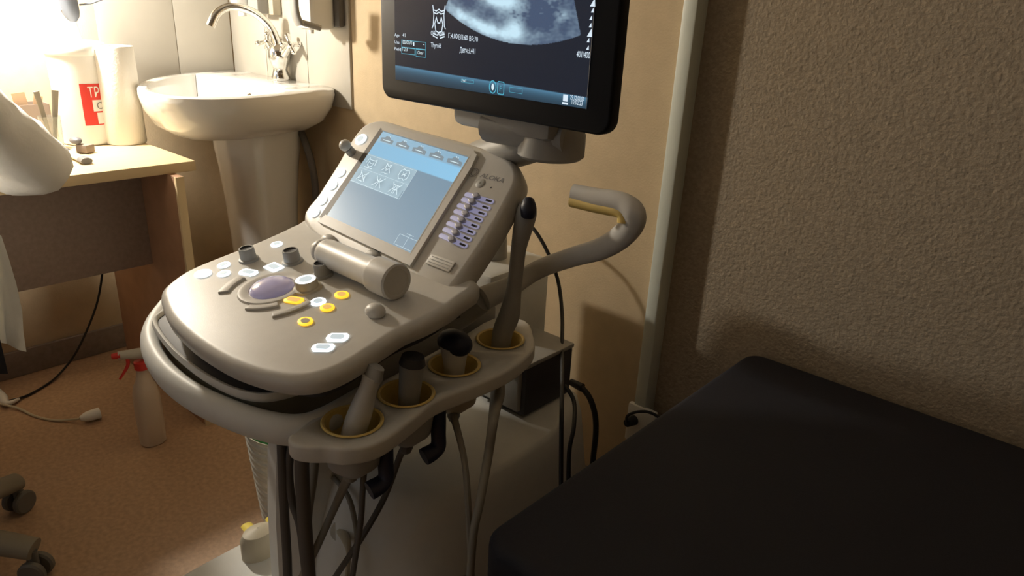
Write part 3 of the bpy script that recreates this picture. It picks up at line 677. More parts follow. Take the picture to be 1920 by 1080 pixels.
# ---- monitor on its arm
MY = 0.80
bl, brr = sy(717, 178, MY), sy(1141, 252, MY)
zb = 1.005; xl, xr = -1.027, -0.548; Hm = 0.405
F = frame(Vector((0, MY, 0)), (1, 0, 0), (0, 0, 1))       # face of the monitor: x right, y up, normal towards the user
def my(u, v): return on_plane(u, v, F)
mo = MB(F); mo.prism(rrect(xl, zb, xr, zb + Hm, 0.022, 6), -0.022, 0.0, M_black, 0.004)
mo.prism(rrect(xl + 0.06, zb + 0.05, xr - 0.06, zb + Hm - 0.05, 0.03, 6), -0.050, -0.021, M_black, 0.01)
MO = mo.build('monitor', UM); MO['label'] = 'black framed flat monitor'
sl_, sr_ = my(741, 60)[0], my(1109, 100)[0]; sb = my(1102, 205)[1]; 
sb = 1.0375; st = sb + (sr_ - sl_) * 0.78
W_, H_ = sr_ - sl_, st - sb
def mloc(u, v): a, c = my(u, v); return a, c
# scan picture: a fan, painted as a screen picture
pA, pM, pB = (-0.868, 1.153), (-0.735, 1.1125), (-0.606, 1.130)
def circ(a, b, c):
    d = 2 * (a[0] * (b[1] - c[1]) + b[0] * (c[1] - a[1]) + c[0] * (a[1] - b[1])); q = [p[0] ** 2 + p[1] ** 2 for p in (a, b, c)]
    return ((q[0] * (b[1] - c[1]) + q[1] * (c[1] - a[1]) + q[2] * (a[1] - b[1])) / d, (q[0] * (c[0] - b[0]) + q[1] * (a[0] - c[0]) + q[2] * (b[0] - a[0])) / d)
apx = circ(pA, pM, pB); arcR = math.hypot(pA[0] - apx[0], pA[1] - apx[1])
import mathutils.noise as mn
def blob(x, y, cx, cy, a, b_, e=1.0): return math.exp(-(((x - cx) / a) ** 2 + ((y - cy) / b_) ** 2) ** e)
def mcol(fx, fy):
    x, y = sl_ + fx * W_, sb + fy * H_
    base = (0.008, 0.012, 0.024)
    # bar near the bottom
    bary = y - (my(745, 122)[1] * (1 - fx) + my(1100, 182)[1] * fx)
    if bary < 0.0:
        g = (math.exp(bary / 0.004) * 0.55 + math.exp(bary / 0.016) * 0.42) * min(1, -bary / 0.0012)
        base = tuple(q + g * k for q, k in zip((0.006, 0.008, 0.015), (0.10, 0.27, 0.42)))
    # fan
    ax_, ay_ = apx; r = math.hypot(x - ax_, y - ay_); ang = math.atan2(x - ax_, ay_ - y)
    a0, a1 = math.atan2(pA[0] - ax_, ay_ - pA[1]), math.atan2(pB[0] - ax_, ay_ - pB[1])
    if a0 < ang < a1 and r < arcR and r > arcR * 0.25:
        s = (ang - a0) / (a1 - a0)                    # 0..1 across
        dpt = (arcR - r)                              # height above the lower arc
        n1 = mn.noise(Vector((x * 28, y * 45, 3.1))) * 0.5 + 0.5; n2 = mn.noise(Vector((x * 150, y * 300, 1.7))) * 0.5 + 0.5 + 0.6 * mn.noise(Vector((x * 70, y * 60, 7.7)))
        v = 0.16 + 0.42 * n1 + 0.26 * (n2 - 0.5)
        v += 0.75 * blob(s, dpt, 0.30, 0.010, 0.28, 0.009) + 0.8 * blob(s, dpt, 0.42, 0.055, 0.20, 0.014) + 0.6 * blob(s, dpt, 0.56, 0.022, 0.07, 0.014)
        v -= 0.60 * blob(s + 0.25 * (n2 - 0.5), dpt + 0.02 * (n1 - 0.5), 0.70, 0.040, 0.12, 0.018, 1.5) + 0.35 * blob(s, dpt, 0.17, 0.036, 0.13, 0.014) + 0.3 * blob(s, dpt, 0.36, 0.036, 0.05, 0.010)
        v += 0.45 * blob(s, dpt, 0.90, 0.030, 0.04, 0.007) + 0.3 * blob(s, dpt, 0.85, 0.058, 0.08, 0.01)
        v -= 0.16 / (1 + math.exp(-(s - 0.66) * 40))
        v = max(0.05, min(1.0, v)); v = v ** 1.7
        return (0.05 + 0.52 * v, 0.08 + 0.72 * v, 0.15 + 0.78 * v)
    return base
SCR = grid('display', MO, 440, 330, lambda x, y: (sl_ + x * W_, sb + y * H_, 0.0008), mcol, F, M_scr)
tx = MB(F); Z1 = 0.0014
def T(s, u, v, h, wpx=None, m=M_txt, al='LEFT'):
    x, y = mloc(u, v); wd = None
    if wpx: wd = mloc(u + wpx, v + wpx * 0.17)[0] - x
    tx.text(s, m, x, y, h, Z1, width=wd, align=al)
T('OPT-4.0M', 809, 66, 0.0075, 25); T('Г:4.00', 842, 71, 0.0075, 17); T('ВП:60', 861, 74, 0.0075, 17); T('ВР:70', 881, 77, 0.0075, 16)
T('Thyroid', 809, 88, 0.0075, 19); T('Датч.:L441', 863, 98, 0.0080, 29); T('401/400', 1082, 107, 0.0085, 25)
T('Age', 741, 68, 0.005, 9); T('41', 756, 69, 0.006, 5); T('Use', 741, 81, 0.005, 9); T('Field', 741, 94, 0.005, 12)
T('00/00/0', 756, 82, 0.006, 18, M_icon); T('1 2 3', 756, 95, 0.006, 9, M_icon); T('Clear', 784, 101, 0.005, 11, M_icon)
def outl(u0, v0, u1, v1, wd, m):
    a, b_ = mloc(u0, v0), mloc(u1, v1); tx.line([(a[0], a[1]), (b_[0], a[1]), (b_[0], b_[1]), (a[0], b_[1]), (a[0], a[1])], wd, m, Z1 - 0.0002)
tx.build('scan_text', MO, recalc=False); tx = MB(F)
outl(754, 75, 799, 93, 0.0007, M_cyan); outl(754, 89, 779, 103, 0.0007, M_cyan); outl(781, 92, 799, 108, 0.0007, M_cyan)
T('1', 776, 86, 0.006, 2); T('◂', 794, 86, 0.005, 3)
tx.build('menu_fields', MO, recalc=False); tx = MB(F)
T('Jul', 866, 152, 0.004, 9, M_icon); outl(866, 148, 889, 157, 0.0005, M_cyan)
x, y = mloc(925, 163); e = ell(x, y, 0.0068, 0.0088, 20); tx.line(e + [e[0]], 0.0014, M_cyan, Z1); tx.add([(*q, Z1) for q in ell(x, y, 0.0026, 0.0048, 14)], [tuple(range(14))], M_icon)
x, y = mloc(940, 165); e = rrect(x - 0.0062, y - 0.0088, x + 0.0062, y + 0.0088, 0.002, 3); tx.line(e + [e[0]], 0.0012, M_cyan, Z1); tx.text('F', M_cyan, x - 0.002, y - 0.004, 0.008, Z1)
outl(957, 163, 980, 176, 0.0004, M_cyan); 
x, y = mloc(1061, 187); tx.rect(x - 0.004, y - 0.0022, x + 0.004, y + 0.0068, M_txt, Z1); tx.rect(x - 0.005, y - 0.0062, x + 0.005, y - 0.0034, M_txt, Z1)
T('25.12.00.00', 1070, 186, 0.0062, 26); T('12:02:23', 1073, 195, 0.0062, 20)
tx.build('status_bar', MO, recalc=False); tx = MB(F)
# depth scale at the right
for k, (u, v) in enumerate(((1113, 4), (1112, 19), (1109, 33), (1108, 47), (1107, 61), (1104, 75), (1103, 89))):
    x, y = mloc(u, v); s = 0.0052 if k in (0, 4) else 0.0028
    tx.add([(x - s * 0.8, y - s, Z1), (x + s * 0.8, y - s, Z1), (x + s * 0.5, y + s, Z1)], [(0, 1, 2)], M_txt)
x0, y0 = sr_ - 0.0004, sb
tx.line([(x0, y0), (x0, st)], 0.0009, M_greyd, Z1)
tx.build('depth_scale', MO, recalc=False); tx = MB(F)
# body-mark of a neck with thyroid
x, y = mloc(824, 32)
for pts in (((-12, 14), (-10, 4), (-11, -8), (-13, -11)), ((12, 14), (10, 4), (11, -8), (13, -11)), ((-10, 9), (-5, 8), (0, 10), (5, 8), (10, 9)), ((-10, 6), (-4, 5), (0, 7), (4, 5), (10, 6)),
            ((-5, 1), (-8, -6), (-6, -14), (0, -16), (6, -14), (8, -6), (5, 1), (2, -5), (-2, -5), (-5, 1)), ((-11, -17), (-3, -19)), ((3, -19), (11, -17)), ((-11, -20), (-3, -22)), ((3, -22), (11, -20))):
    tx.line([(x + a * 0.00115, y + c * 0.00130 - 0.002) for a, c in pts], 0.0016, M_txt, Z1)
tx.build('body_mark', MO, recalc=False)
# neck and arm
nk = MB()
nk.bb((-0.865, MY + 0.012, 0.978), (-0.66, MY + 0.062, 1.03), M_greyd, 0.014)
nk.tube([(-0.80, MY + 0.035, 0.985), (-0.73, MY + 0.045, 0.985), (-0.66, MY + 0.06, 0.985)], 0.030, M_greyd, 14, 4, flat=(1, 0.9))
nk.lathe([(0.001, -0.05), (0.046, -0.05), (0.052, -0.045), (0.052, -0.012), (0.045, 0.0), (0.001, 0.004)], M_greyd, (-0.70, MY + 0.07, 0.995), seg=32)
nk.build('monitor_neck', UM)
ap = [sy(1018, 262, MY + 0.075), sy(990, 272, MY + 0.085), sy(945, 285, MY + 0.11), sy(900, 300, MY + 0.15), sy(860, 335, MY + 0.20)]
MB().tube(ap + [Vector((-1.03, 1.06, 0.78)), Vector((-1.03, 1.08, 0.64))], [0.036, 0.040, 0.042, 0.044, 0.048, 0.05, 0.05], M_greyd, 22, 6, flat=(1.0, 0.75)).build('monitor_arm', UM)

# ---- body, shelf, base
MB().bb((-1.15, 0.985, 0.30), (-0.925, 1.175, 0.655), M_white, 0.012).build('rear_housing', UM)
body = crs([(-1.06, 0.70, 0), (-0.96, 0.60, 0), (-0.80, 0.60, 0), (-0.715, 0.68, 0), (-0.705, 0.92, 0), (-0.755, 1.08, 0), (-0.82, 1.13, 0), (-1.06, 1.14, 0), (-1.12, 1.08, 0), (-1.10, 0.85, 0)], 5, True)
b = MB(); cb = Vector((-0.9, 0.92, 0))
def scz(f, z, dy=0): return [Vector((cb.x + (p.x - cb.x) * f, min(cb.y + (p.y - cb.y) * f + dy, 1.22), z)) for p in body]
b.rings([scz(1.12, 0.09), scz(1.15, 0.12), scz(1.12, 0.22), scz(1.03, 0.36), scz(0.98, 0.395), scz(0.93, 0.405)], M_white).build('main_body', UM, 50)
# front column with cable channel
b = MB(); b.rings([[Vector((x, y, z)) for x, y in ((-1.025 + q, 0.545), (-1.005 + q, 0.51), (-0.96 + q, 0.50), (-0.92 + q, 0.54), (-0.92 + q, 0.66), (-1.025 + q, 0.66))] for q, z in ((-0.01, 0.10), (0.0, 0.30), (0.02, 0.44), (0.06, 0.60))], M_white)
b.build('front_column', UM)
for z in (0.22, 0.28):
    MB().box((-1.026, 0.60, z), (0.012, 0.05, 0.028), M_char, 0.004).build('column_slot', UM)
# base with two legs
b = MB()
b.prism([(p.x, p.y) for p in crs([(-1.150, 0.78, 0), (-1.175, 0.60, 0), (-1.175, 0.42, 0), (-1.16, 0.34, 0), (-1.10, 0.30, 0), (-1.04, 0.33, 0), (-1.02, 0.42, 0), (-0.98, 0.52, 0), (-0.86, 0.52, 0), (-0.79, 0.42, 0), (-0.78, 0.30, 0), (-0.72, 0.25, 0), (-0.65, 0.27, 0), (-0.62, 0.36, 0), (-0.63, 0.6, 0), (-0.66, 0.95, 0), (-0.76, 1.12, 0), (-1.12, 1.15, 0)], 4, True)], 0.065, 0.115, M_white, 0.015)
b.build('base', UM)
for x, y in ((-1.10, 0.38), (-0.70, 0.34), (-1.08, 1.06), (-0.76, 1.03)):
    c = MB(); c.lathe([(0.001, -0.022), (0.028, -0.022), (0.033, -0.016), (0.033, 0.016), (0.028, 0.022), (0.001, 0.022)], M_char, (x, y, 0.034), axis=(1, 0.2, 0))
    c.bb((x - 0.012, y - 0.012, 0.05), (x + 0.012, y + 0.012, 0.07), M_char); c.build('caster', UM)
p = sz(490, 990, 0.125)
MB().tube([sz(462, 985, 0.125), sz(480, 1000, 0.135), sz(510, 985, 0.14), sz(508, 972, 0.12)], 0.012, M_yell2, 10, 3, flat=(1.0, 0.5)).build('brake_pedal', UM)['label'] = 'yellow brake pedal'
b = MB(); pc = sz(488, 1035, 0.115); b.lathe([(0.034, 0.0), (0.034, 0.045), (0.028, 0.058), (0.012, 0.064), (0.001, 0.065)], M_beige, (pc.x, pc.y, 0.11), seg=28, cap=False, sx=0.8, sy=1.1).build('caster_cover', UM)

# ---- probe rail with four cups
RZ = 0.640
def rz(u, v, z=RZ): return sz(u, v, z)
rail_px = [(556, 806), (600, 772), (665, 738), (740, 700), (800, 665), (862, 632), (925, 596), (985, 600), (1000, 628), (1000, 655), (960, 690), (890, 722), (820, 750), (780, 780), (730, 818), (690, 836), (640, 842), (612, 838), (580, 838), (548, 832), (540, 818)]
railo = crs([rz(u, v) for u, v in rail_px], 3, True)
cups = [(661, 790), (762, 738), (852, 684), (938, 636)]
cw = [rz(u, v) for u, v in cups]
# the rail plate with round openings, cut by a fine fan of faces between ring and plate outline
bm = bmesh.new(); vs = [bm.verts.new((p.x, p.y, 0)) for p in railo]; bm.faces.new(vs)
bmesh.ops.triangulate(bm, faces=bm.faces[:])
rail_me = bm
def boolean_rail():
    r = MB(); r.prism([(p.x, p.y) for p in railo], RZ - 0.026, RZ, M_grey, 0.005, 3)
    o = r.build('probe_rail', UM, 45)
    cut = MB()
    for c in cw: cut.lathe([(0.0385, -0.2), (0.0385, 0.2)], M_grey, (c.x, c.y, RZ), seg=40)
    co = cut.build('cutter'); md = o.modifiers.new('holes', 'BOOLEAN'); md.object = co; md.operation = 'DIFFERENCE'; md.solver = 'EXACT'
    bpy.context.view_layer.update()
    dg = bpy.context.evaluated_depsgraph_get(); me = bpy.data.meshes.new_from_object(o.evaluated_get(dg)); o.modifiers.clear(); old = o.data; o.data = me; me.name = 'probe_rail'
    bpy.data.objects.remove(co); bpy.data.meshes.remove(old); return o
bm.free(); RAIL = boolean_rail()
for k, c in enumerate(cw):
    prof = [(0.0415, 0.0012), (0.0395, 0.003), (0.0365, 0.0015), (0.0350, -0.025), (0.0300, -0.050), (0.013, -0.060), (0.013, -0.068), (0.0320, -0.056), (0.0375, -0.025), (0.0382, -0.001), (0.0415, 0.0012)]
    MB().lathe(prof, M_yell, (c.x, c.y, RZ), seg=40, cap=False).build('probe_cup', UM, 50)
    MB().lathe([(0.0395, -0.010), (0.0400, -0.030), (0.035, -0.062), (0.016, -0.080), (0.010, -0.080), (0.011, -0.070), (0.033, -0.058), (0.0385, -0.028), (0.0388, -0.010)], M_greyd if k < 2 else M_beige, (c.x, c.y, RZ), seg=36, cap=False).build('cup_shell', UM, 50)
# navy cable hooks under the rail
for u, v in ((722, 832), (822, 775)):
    q = sz(u, v, 0.605)
    MB().tube([q + Vector((0, 0, 0.02)), q + Vector((0.0, 0.0, -0.03)), q + Vector((0.003, -0.004, -0.055)), q + Vector((0.0, -0.028, -0.062))], 0.012, M_navy, 12, 5, flat=(1.1, 0.8), up=(0, 1, 0)).build('cable_hook', UM)
# cable hanger arm at the right side
hp = [sy(905, 560, 0.80), sy(960, 535, 0.86), sy(1010, 505, 0.90), sy(1070, 483, 0.90), sy(1130, 465, 0.88), sy(1172, 437, 0.86), sy(1190, 405, 0.84), sy(1168, 382, 0.84), sy(1120, 372, 0.84), sy(1076, 362, 0.84)]
MB().tube(hp, [0.020, 0.017, 0.0155, 0.0155, 0.0165, 0.0175, 0.017, 0.0155, 0.0145, 0.013], M_grey, 16, 6, flat=(1.05, 0.8), up=(0, 1, 0)).build('cable_hanger', UM, 60)
MB().tube([q + Vector((0.0, -0.004, -0.012)) for q in (hp[6] + Vector((-0.015, 0, 0.0)), hp[7], hp[8], hp[9])], 0.009, M_yell, 10, 4, flat=(1, 0.9), up=(0, 1, 0)).build('hanger_pad', UM)['label'] = 'yellowed inner strip'
MB().tube([(-0.88, 0.76, 0.63), (-0.83, 0.78, 0.655), sy(905, 560, 0.80)], [0.03, 0.028, 0.022], M_greyd, 14, 4).build('hanger_bracket', UM)
MB().bb((-0.99, 0.78, 0.58), (-0.82, 0.90, 0.665), M_greyd, 0.02).build('rear_block', UM)

# ================================================================== PROBES
def path_tube(pts, r, m): return MB().tube(pts, r, m, 8, 6)
GND = 0.125
c = cw[0]
t = thing('ultrasound_probe', 'pale grey probe leaning in the nearest yellow cup of the rail', 'probe', (c.x, c.y, RZ - 0.06), 'probes standing in the cups')
ax = Vector((0.16, 0.30, 1)).normalized(); q0 = Vector((c.x - 0.004, c.y - 0.008, RZ - 0.045))
MB().tube([q0, q0 + ax * 0.045, q0 + ax * 0.075, q0 + ax * 0.10, q0 + ax * 0.115], [0.014, 0.0165, 0.0145, 0.012, 0.014], M_grey, 18, 4).build('handle', t)
MB().tube([q0 + ax * 0.113, q0 + ax * 0.130], [0.0165, 0.014], M_greyd, 18, 1, flat=(1, 0.6), up=(0, 1, 0)).build('probe_head', t)
MB().tube([q0, (c.x - 0.004, c.y - 0.004, RZ - 0.085), sy(655, 890, 0.50), sy(628, 950, 0.50), sy(592, 1030, 0.48), sy(565, 1085, 0.46), sy(540, 1150, 0.47)], [0.005, 0.010, 0.008, 0.0062, 0.006, 0.006, 0.006], M_cable, 10, 6).build('cable', t)
c = cw[1]
t = thing('ultrasound_probe', 'thick grey probe standing in the second yellow cup from the front', 'probe', (c.x, c.y, RZ - 0.06), 'probes standing in the cups')
MB().tube([(c.x, c.y, RZ - 0.055), (c.x + .003, c.y + .003, RZ), (c.x + .006, c.y + .006, RZ + 0.05)], [0.013, 0.0155, 0.018], M_greyd, 18, 4).build('handle', t)
MB().tube([(c.x + .006, c.y + .006, RZ + 0.048), (c.x + .007, c.y + .007, RZ + 0.060)], [0.019, 0.016], M_char, 18, 1).build('probe_head', t)
MB().tube([(c.x, c.y, RZ - 0.05), (c.x, c.y, RZ - 0.09), sy(752, 850, 0.60), sy(722, 930, 0.57), sy(680, 1005, 0.52), sy(630, 1080, 0.50), sy(600, 1130, 0.5)], [0.005, 0.009, 0.0055, 0.005, 0.005, 0.005, 0.005], M_cabled, 8, 6).build('cable', t)
c = cw[2]
t = thing('ultrasound_probe', 'probe with navy curved head standing in the third cup', 'probe', (c.x, c.y, RZ - 0.06), 'probes standing in the cups')
MB().tube([(c.x, c.y, RZ - 0.055), (c.x, c.y, RZ), (c.x, c.y, RZ + 0.035)], [0.014, 0.017, 0.024], M_grey, 18, 4).build('handle', t)
MB().ball((c.x, c.y, RZ + 0.038), 0.027, M_navy, (1.15, 0.85, 0.75)).build('probe_head', t)
MB().tube([(c.x, c.y, RZ - 0.05), (c.x, c.y, RZ - 0.09), sy(853, 790, 0.66), sy(870, 860, 0.64), sy(878, 950, 0.62), sy(885, 1100, 0.62)], [0.005, 0.010, 0.006, 0.005, 0.005, 0.005], M_cable, 8, 6).build('cable', t)
c = cw[3]
t = thing('ultrasound_probe', 'long slim grey wand probe with dark tip standing upright in the rear cup', 'probe', (c.x, c.y, RZ - 0.06))
yw = c.y + 0.01
W = [Vector((c.x, c.y, RZ - 0.06)), Vector((c.x + 0.004, c.y, RZ + 0.01)), sy(955, 590, c.y + .005), sy(964, 540, yw), sy(972, 470, yw + .005), sy(980, 430, yw + .008), sy(987, 400, yw + .01), sy(989, 381, yw + .01)]
MB().tube(W, [0.014, 0.017, 0.0175, 0.0125, 0.0125, 0.0155, 0.0165, 0.012], M_greyd, 18, 6).build('handle', t)
MB().tube([sy(990, 405, yw + 0.0), sy(991, 390, yw - 0.001), sy(991, 376, yw + .006)], [0.011, 0.0125, 0.009], M_navy, 16, 4).build('probe_head', t)['label'] = 'dark navy tip'
MB().tube([(c.x, c.y, RZ - 0.05), (c.x, c.y, RZ - 0.10), sy(926, 780, 0.68), sy(916, 850, 0.66), sy(900, 940, 0.62), sy(888, 1000, 0.60), sy(880, 1100, 0.6)], [0.005, 0.0125, 0.008, 0.007, 0.0065, 0.006, 0.006], M_cable, 10, 6).build('cable', t)

# other cables of the machine hanging at the column (each its own run)
def hang(name, label, pts, r, m, group=None, cat='cable'):
    o = MB().tube([sy(u, v, y) for u, v, y in pts], r, m, 10, 6).build(name); tag(o, label, cat, group); return o
g = 'cables hanging in front of the column'
hang('hanging_cable', 'thick dark grey cable hanging nearest the white column edge', [(528, 828, 0.455), (530, 880, 0.455), (533, 960, 0.46), (538, 1040, 0.46), (540, 1120, 0.46)], 0.0075, M_cabled, g)
hang('hanging_cable', 'dark grey cable bowing rightwards beside the thickest one', [(548, 826, 0.462), (542, 880, 0.462), (548, 940, 0.465), (562, 985, 0.465), (570, 1050, 0.465), (578, 1120, 0.465)], 0.0062, M_cabled, g)
hang('hanging_cable', 'thick dark cable in the middle of the hanging bundle', [(568, 826, 0.445), (566, 880, 0.445), (570, 960, 0.445), (576, 1040, 0.445), (582, 1120, 0.445)], 0.0105, M_cabled, g)
hang('hanging_cable', 'brown grey cable on the right of the hanging bundle', [(592, 850, 0.49), (587, 900, 0.48), (578, 960, 0.47), (575, 1020, 0.465), (570, 1100, 0.465)], 0.0065, M_cable, g)
hang('hanging_cable', 'straight dark grey cable dropping below the nearest cup', [(684, 868, 0.53), (680, 920, 0.52), (676, 980, 0.51), (664, 1060, 0.5), (655, 1120, 0.5)], 0.0045, M_cabled)
hang('curled_cable', 'grey cable arching from the column round to the connector', [(600, 880, 0.60), (625, 895, 0.585), (652, 930, 0.575), (665, 975, 0.57), (668, 1020, 0.57), (655, 1100, 0.57)], 0.0045, M_cable)
t = thing('connector_plug', 'round white cable connector plugged into the body behind the hanging cables', 'connector', sy(630, 985, 0.60))
MB().tube([sy(628, 972, 0.60), sy(640, 995, 0.575)], [0.019, 0.019], M_white, 20, 1).build('plug_body', t)
MB().tube([sy(640, 995, 0.575), sy(650, 1015, 0.555), sy(654, 1040, 0.545), sy(650, 1090, 0.53)], [0.009, 0.007, 0.004, 0.004], M_beige, 10, 4).build('cable', t)
# black cables behind
o = MB().tube([sy(945, 385, 1.2), sy(975, 405, 1.2), sy(1005, 435, 1.2), sy(1030, 480, 1.2), sy(1047, 530, 1.2), sy(1054, 590, 1.15), sy(1054, 640, 1.08), sx(1054, 700, -0.74), sx(1053, 780, -0.665), sx(1052, 880, -0.64), sx(1052, 960, -0.62)], 0.0042, M_cblack, 8, 6).build('power_cable'); tag(o, 'long black cable arching from behind the touchscreen down past the printer', 'cable')
o = MB().tube([sx(1058, 722, -0.73), sx(1076, 752, -0.70), sx(1076, 800, -0.66), sx(1068, 840, -0.65), sx(1066, 890, -0.64), sx(1066, 940, -0.63)], 0.0042, M_cblack, 8, 6).build('power_cable'); tag(o, 'short black cable dangling beside the body right of the long one', 'cable')
t = thing('mains_cable', 'thick black cord with plug curving down the wall by the couch corner', 'cord', sy(1100, 740, 1.22))
MB().tube([sy(1070, 716, 1.2), sy(1092, 727, 1.2)], [0.008, 0.010], M_cblack, 12, 1, ).build('plug', t)
MB().tube([sy(1090, 726, 1.2), sy(1105, 745, 1.2), sy(1115, 775, 1.2), sy(1117, 810, 1.2), sy(1112, 860, 1.2), sy(1105, 930, 1.2)], 0.0068, M_cblack, 10, 6).build('cord', t)
# printer in the bay
PX0, PX1, PY0, PY1 = -0.92, -0.785, 0.935, 1.09
t = thing('video_printer', 'dark fronted box printer on the white body shelf behind the probe rail', 'printer', (-0.85, 1.01, 0.41))
MB().bb((PX0, PY0 + 0.01, 0.410), (PX1, PY1, 0.515), M_char, 0.004).build('body', t)
MB().bb((PX0 - 0.002, PY0 + 0.004, 0.515), (PX1 + 0.002, PY1 + 0.002, 0.525), M_greyd, 0.003).build('top_cover', t)
MB().bb((PX0 + 0.01, PY0, 0.42), (PX1 - 0.01, PY0 + 0.012, 0.505), M_greyd, 0.003).build('front_panel', t)

# ================================================================== EXAM COUCH
CZ = 0.55
t = thing('exam_couch', 'dark navy vinyl examination couch along the right wall', 'couch', (0.5, 0.9, 0))
cx0, cx1, cy0, cy1 = -0.495, 1.55, 0.52, 1.285
b = MB(); b.prism(rrect(cx0, cy0, cx1, cy1, 0.035, 6), CZ - 0.075, CZ, M_vinyl, 0.014, 4).build('mattress', t)
MB().bb((cx0 + 0.03, cy0 + 0.03, CZ - 0.115), (cx1 - 0.03, cy1 - 0.02, CZ - 0.075), M_char, 0.003).build('frame', t)
for x in (cx0 + 0.12, cx1 - 0.12):
    for y in (cy0 + 0.10, cy1 - 0.08):
        MB().tube([(x, y, 0.0), (x, y, CZ - 0.11)], 0.016, M_cabled, 12, 1).build('leg', t)
# lower front bolster seen at the bottom of the picture
# (second cushion section of the couch nearer the viewer)
cy_n = 0.50
MB().prism(rrect(cx0 + 0.0, cy_n - 0.62, cx1, cy_n, 0.03, 6), CZ - 0.105, CZ - 0.03, M_vinyl, 0.014, 4).build('side_mattress', t)
MB().bb((cx0 + 0.05, cy_n - 0.57, CZ - 0.14), (cx1 - 0.05, cy_n + 0.04, CZ - 0.105), M_char, 0.003).build('side_frame', t)
for x in (cx0 + 0.12, cx1 - 0.12): MB().tube([(x, cy_n - 0.5, 0.0), (x, cy_n - 0.5, CZ - 0.13)], 0.016, M_cabled, 12, 1).build('leg', t)

# wall socket with plug
sp = sy(1193, 772, 1.29)
t = thing('wall_socket', 'white wall socket low beside the trim strip above the couch edge', 'socket', (sp.x, 1.30, sp.z))
MB().bb((sp.x - 0.012, 1.268, sp.z - 0.07), (sp.x + 0.062, 1.2835, sp.z + 0.030), M_plast, 0.006).build('cover_plate', t)
t = thing('plug_lead', 'black plug and curved lead in the white wall socket', 'plug', (sp.x, 1.26, sp.z))
MB().tube([(sp.x + 0.010, 1.267, sp.z - 0.008), (sp.x + 0.008, 1.240, sp.z - 0.006)], [0.012, 0.009], M_cblack, 12, 1).build('plug', t)
MB().tube([(sp.x + 0.008, 1.242, sp.z - 0.006), (sp.x + 0.012, 1.232, sp.z + 0.018), (sp.x + 0.035, 1.238, sp.z + 0.037), (sp.x + 0.065, 1.25, sp.z + 0.040), (sp.x + 0.12, 1.262, sp.z + 0.02)], 0.0035, M_cblack, 8, 6).build('lead', t)

# ================================================================== FLOOR THINGS
# spray bottle
bc = sz(288, 828, 0); bc.z = 0.0008
t = thing('spray_bottle', 'frosted spray bottle with white and red trigger head beside the desk end', 'spray bottle', bc)
R = []
for z, w_, d_ in ((0.0, 0.032, 0.024), (0.004, 0.036, 0.028), (0.10, 0.037, 0.029), (0.15, 0.036, 0.028), (0.175, 0.030, 0.024), (0.195, 0.018, 0.017), (0.215, 0.014, 0.014), (0.235, 0.013, 0.013)):
    R.append([bc + Vector((w_ * math.copysign(abs(math.cos(a)) ** 0.8, math.cos(a)) * 0.8 + 0, d_ * math.copysign(abs(math.sin(a)) ** 0.8, math.sin(a)) * 1.15, z)) for a in [2 * PI * j / 28 for j in range(28)]])
MB().rings(R, M_spray).build('bottle', t)
hd = bc + Vector((0, 0, 0.235)); dr = Vector((-0.35, -0.94, 0)).normalized()
MB().lathe([(0.015, -0.01), (0.018, -0.008), (0.018, 0.012), (0.012, 0.015)], M_red, hd, seg=20).build('collar', t)['label'] = 'red screw collar'
MB().tube([hd + Vector((0, 0, 0.01)) - dr * 0.02, hd + Vector((0, 0, 0.032)) - dr * 0.02, hd + Vector((0, 0, 0.038)) + dr * 0.05], [0.013, 0.015, 0.010], M_bag, 14, 3, flat=(0.9, 1.1)).build('spray_head', t)
MB().tube([hd + Vector((0, 0, 0.038)) + dr * 0.045, hd + Vector((0, 0, 0.038)) + dr * 0.065], [0.010, 0.007], M_red, 12, 1).build('nozzle', t)['label'] = 'red nozzle'
MB().tube([hd + Vector((0, 0, 0.028)) + dr * 0.03, hd + Vector((0, 0, 0.005)) + dr * 0.032, hd + Vector((0, 0, -0.03)) + dr * 0.055], [0.005, 0.0045, 0.003], M_red, 10, 4).build('trigger', t)['label'] = 'red trigger'
# waste bin with bag
wc = Vector((-1.285, 0.735, 0.0008))
t = thing('waste_bin', 'milky ribbed waste bin with a green bag behind the machine column', 'waste bin', wc)
prof = [(0.001, 0.0), (0.078, 0.0), (0.083, 0.004)]
for k in range(11):
    z = 0.02 + k * 0.022; r = 0.084 + 0.022 * z / 0.26
    prof += [(r, z), (r + 0.003, z + 0.008), (r + 0.003, z + 0.014), (r, z + 0.02)]
prof += [(0.110, 0.27), (0.106, 0.268), (0.098, 0.15), (0.080, 0.01), (0.001, 0.008)]
MB().lathe(prof, M_bag, wc, seg=40).build('bin_body', t)
R = []
for rr_, z in ((0.104, 0.255), (0.103, 0.268), (0.100, 0.272), (0.096, 0.258), (0.08, 0.245), (0.04, 0.242), (0.001, 0.238)):
    R.append([wc + Vector(((rr_ + 0.0015 * math.sin(7 * a + z * 90)) * math.cos(a), (rr_ + 0.0015 * math.sin(5 * a)) * math.sin(a), z + 0.006 * math.sin(6 * a + rr_ * 40))) for a in [2 * PI * j / 48 for j in range(48)]])
MB().rings(R, M_green, False, True).build('bin_bag', t)['label'] = 'green plastic bag'
